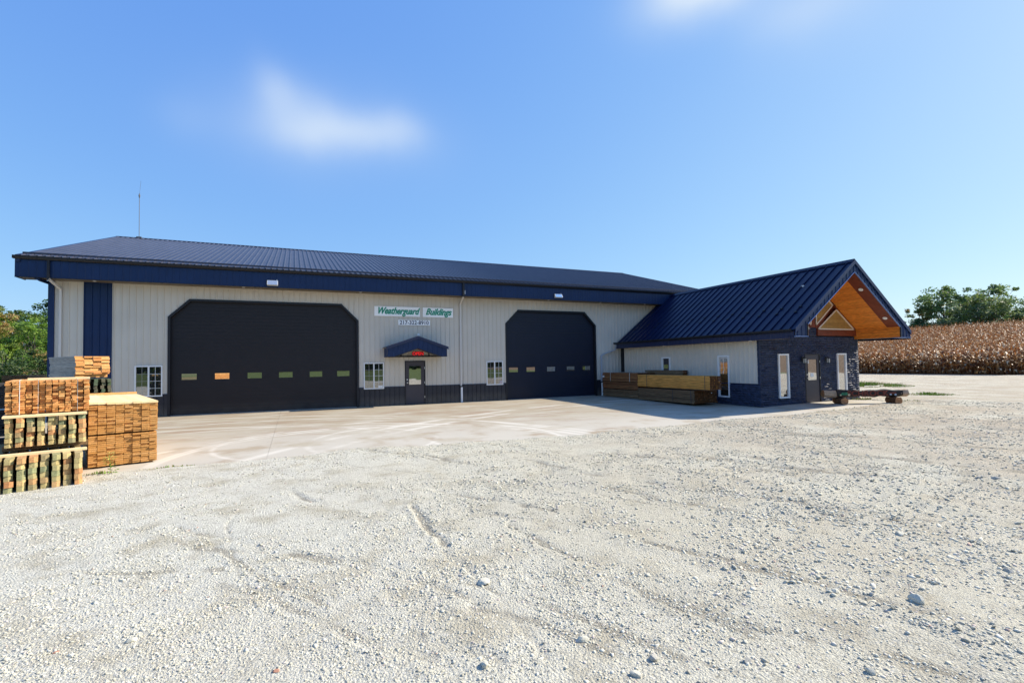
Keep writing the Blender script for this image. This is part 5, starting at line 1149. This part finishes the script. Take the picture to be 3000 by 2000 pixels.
hz = base_h(pts[:, 0], pts[:, 1])
for s in range(8):
    v, f, mi = CP[s]; P_ = pts[sel == s]; n = len(P_); a = g_.uniform(0, 6.28, n); sc = g_.uniform(.80, 1.16, n); ca, sa = np.cos(a)[:, None], np.sin(a)[:, None]
    x = v[None, :, 0]*ca-v[None, :, 1]*sa+P_[:, :1]; y = v[None, :, 0]*sa+v[None, :, 1]*ca+P_[:, 1:]; z = v[None, :, 2]*sc[:, None]+hz[sel == s][:, None]
    Vs.append(np.stack([x, y, z], -1).reshape(-1, 3)); Fs.append((f[None]+(np.arange(n)*len(v))[:, None, None]+base).reshape(-1, 4)); base += n*len(v); Ms.append(np.tile(mi, n))
me = bigmesh('corn_field', np.vstack(Vs), np.vstack(Fs), cornm, np.concatenate(Ms)); o = link('corn_field', me); tag(o, 'dry brown corn field rising behind the front rows', None, kind='stuff')
# ================================================================== TREES
barkm = mat('grey_bark', (.13, .11, .09), .9, .1, noise=(6, .3, 4))
def tree(name, lab, cat, grp, loc, H_, W_, nclu, nleaf, ls, mats, seed, trunk=True, low=.25, shape=1.0, dens=1.0, parts=('crown', 'trunk')):
    g_ = np.random.default_rng(seed); t = thing(name, lab, cat, grp, loc)
    br = MB(); tips = []
    if trunk: br.tube([(0, 0, -.5), (g_.normal(0, .02)*H_, 0, H_*.25), (g_.normal(0, .03)*H_, g_.normal(0, .02)*H_, H_*.55)], .03*H_, 8, rr=[.026*H_, .020*H_, .012*H_])
    C_ = []
    for k in range(nclu):
        for _ in range(30):
            p = g_.uniform(-1, 1, 3)
            if (p**2).sum() < 1 and (p**2).sum() > .12: break
        lump = 1+.28*math.sin(3*math.atan2(p[1], p[0])+seed)+.12*math.sin(7*math.atan2(p[2], p[0])+seed*2)
        z = low+(1-low)*(p[2]*.5+.5); wr = (1-.25*max(0, p[2])*shape)*lump
        C_.append((p[0]*W_/2*wr, p[1]*W_/2*wr, z*H_))
        if k % 3 == 0:
            s0 = g_.uniform(.18, .5)*H_; q = C_[-1]; br.tube([(0, 0, s0), (q[0]*.45+g_.normal(0, .03)*W_, q[1]*.45, s0+(q[2]-s0)*.35), (q[0]*.95, q[1]*.95, q[2])], .01*H_, 5, rr=[.008*H_, .005*H_, .0015*H_])
    if br.f: br.obj(parts[1], barkm, t, smooth=True)
    C_ = np.array(C_); n = nclu*nleaf; cr = g_.uniform(.35, 1.0, nclu)*W_*.13
    off = g_.normal(0, 1, (nclu, nleaf, 3)); off /= np.maximum(np.linalg.norm(off, axis=2, keepdims=True), .3); off *= g_.random((nclu, nleaf, 1))**.4*1.25; off[..., 2] *= .62
    c = (C_[:, None]+off*cr[:, None, None]).reshape(-1, 3); keep = g_.random(n) < dens; c = c[keep]; n = len(c)
    d = g_.normal(0, 1, (n, 3)); d[:, 2] *= .6; d /= np.linalg.norm(d, axis=1)[:, None]; e = np.cross(d, g_.normal(0, 1, (n, 3))); e /= np.linalg.norm(e, axis=1)[:, None]; L = ls*g_.uniform(.6, 1.4, (n, 1))
    V_ = np.stack([c-d*L, c+e*L*.45, c+d*L, c-e*L*.45], 1).reshape(-1, 3); F_ = np.arange(n*4).reshape(-1, 4)
    cm_ = g_.choice(len(mats), size=nclu, p=np.array([1/len(mats)]*len(mats))); mi = np.repeat(cm_, nleaf)[keep]; sw_ = g_.random(n) < .3; mi = np.where(sw_, g_.integers(0, len(mats), n), mi)
    o = link(parts[0], bigmesh(parts[0], V_, F_, mats, mi), t); return t
gl = [leafmat('leaf_dark_green', (.030, .065, .016), .3), leafmat('leaf_mid_green', (.06, .12, .022), .35), leafmat('leaf_olive_green', (.12, .17, .03), .35)]
gb = [leafmat('leaf_bright_green', (.17, .29, .04), .4), leafmat('leaf_lime_green', (.25, .36, .06), .4), gl[1]]
gy = [leafmat('leaf_yellow_tan', (.46, .36, .12), .4), leafmat('leaf_rusty', (.36, .25, .10), .4), gb[1], gl[2]]
gw = [leafmat('leaf_grey_green', (.13, .19, .10), .35), leafmat('leaf_pale_olive', (.20, .25, .11), .35), gl[2]]
gr = [leafmat('leaf_hazy_green', (.06, .115, .045), .35), leafmat('leaf_hazy_mid_green', (.10, .17, .055), .35), leafmat('leaf_hazy_olive', (.18, .25, .07), .35)]
TG = 'trees beyond the corn field'
def far(u, X_): d = sky_dir(u, 900); k = (X_-CAM[0])/d.x; return (X_, CAM[1]+d.y*k)
def th(u, v, X_): d = sky_dir(u, v); k = (X_-CAM[0])/d.x; return CAM[2]+d.z*k
def rt_(lab, u, vtop, X_, W_, seed, mats, nclu=110, nl=70, ls=.34, low=.2, name='leafy_tree', dens=1):
    x, y = far(u, X_); zb = float(base_h(x, y))-.5; return tree(name, lab, 'tree', TG, (x, y, zb), th(u, vtop, X_)-zb, W_, nclu, nl, ls, mats, seed, low=low, dens=dens)
rt_('tall broad green tree on the left of the pair beyond the corn', 2765, 836, 185, 15.0, 11, [gr[0], gr[1], gr[2], gr[1]], 80, 70, .36, low=.3)
rt_('tall spreading tree on the right of the pair beyond the corn', 2905, 836, 188, 15.5, 12, [gr[0], gr[1], gr[2], gr[0]], 85, 70, .36, low=.3)
rt_('grey green willow-like tree between the two tall trees', 2862, 868, 178, 15, 13, gw, 100, 80, .30, .05)
rt_('rusty topped slender tree at the left side of the tree group', 2700, 882, 186, 7, 14, [gr[0], gy[1], gr[1]], 40, 60, .30)
rt_('rounded dark tree at the right picture edge beyond the corn', 3005, 905, 186, 10, 15, [gr[0], gr[1], gw[0]], 80, 70, .34, .05)
for lab, u, vt, w_, sd, mt in [('low dark shrub beside the porch gable beyond the corn', 2672, 935, 9, 21, [gr[0], gw[0], gr[1]]), ('bright green shrub beyond the corn near the porch gable', 2738, 948, 7.5, 22, gb), ('grey green shrub beneath the tall left tree', 2795, 925, 10, 23, gw), ('dark shrub beneath the tall right tree', 2940, 925, 9, 24, gr), ('olive shrub between the tree group and the right edge', 2975, 915, 8, 25, gw), ('dark low shrub left of the bright green one', 2705, 940, 8, 26, [gr[0], gr[1]])]:
    rt_(lab, u, vt, 176, w_, sd, mt, 45, 60, .30, .0, 'shrub')
# woods behind the left corner of the shed
LG = 'trees and shrubs behind the left shed corner'
def farY(u, Y_): d = sky_dir(u, 1000); k = (Y_-CAM[1])/d.y; return (CAM[0]+d.x*k, Y_)
def thY(u, v, Y_): d = sky_dir(u, v); k = (Y_-CAM[1])/d.y; return CAM[2]+d.z*k
def lt_(lab, u, vtop, Y_, W_, seed, mats, nclu=60, nl=110, ls=.13, low=.0, name='leafy_tree', dens=1, cat='tree'):
    x, y = farY(u, Y_); return tree(name, lab, cat, LG, (x, y, -.3), thY(u, vtop, Y_)+.3, W_, nclu, nl, ls, mats, seed, low=low, dens=dens)
lt_('dark green tree filling the middle of the left woods', 55, 893, 46, 8, 31, [gl[0], gl[1], gl[0], gl[2]], 110, 110, .14)
lt_('yellow leaved tree at the left picture edge', -12, 905, 41, 4.2, 32, gy, 60, 110, .12, .45)
lt_('bright green tree by the blue shed corner', 108, 922, 36, 5.4, 33, gb, 80, 130, .11, .15)
lt_('lime green shrub at the left picture edge below the yellow tree', 2, 985, 34, 4.0, 34, [gb[0], gb[1], gl[2]], 45, 110, .11, .1, 'shrub', cat='shrub')
lt_('dark understorey shrub left of the shed corner', 70, 1030, 31, 6.5, 35, [gl[0], gl[1], gl[2], gw[1]], 80, 110, .10, 0, 'shrub', cat='shrub')
lt_('dark drooping tree top peeking above the bright tree at the shed corner', 150, 868, 50, 5.5, 36, [gl[0], gl[1]], 70, 90, .16, .2)
lt_('thin leafed tree at the far left behind the yellow one', -5, 878, 52, 5, 37, [gl[0], gl[2]], 40, 80, .14, .4, dens=.7)
lt_('olive shrub with brown stems next to the blue corner trim', 128, 1012, 30, 3.2, 38, [gl[2], gw[1], gy[1], gl[0]], 40, 110, .10, 0, 'shrub', cat='shrub')
lt_('dark green tree further back in the left woods', 20, 905, 58, 9, 39, [gl[0], gl[1]], 60, 90, .18, .1)
# woods across the road, seen only as the dark band mirrored in the windows
n = 26000; g_ = np.random.default_rng(55); x = g_.uniform(-200, 250, n); y = -250+g_.normal(0, 5, n); z = g_.random(n)**.8*(13+3*np.sin(x*.11)+2*np.sin(x*.37)); c = np.stack([x, y, z], 1)
d = g_.normal(0, 1, (n, 3)); d /= np.linalg.norm(d, axis=1)[:, None]; e = np.cross(d, g_.normal(0, 1, (n, 3))); e /= np.linalg.norm(e, axis=1)[:, None]
V_ = np.stack([c-d*1.6, c+e*1.0, c+d*1.6, c-e*1.0], 1).reshape(-1, 3); o = link('far_woods', bigmesh('far_woods', V_, np.arange(n*4).reshape(-1, 4), gl, g_.integers(0, 3, n))); tag(o, 'dark woods across the road mirrored in the windows', None, kind='stuff')
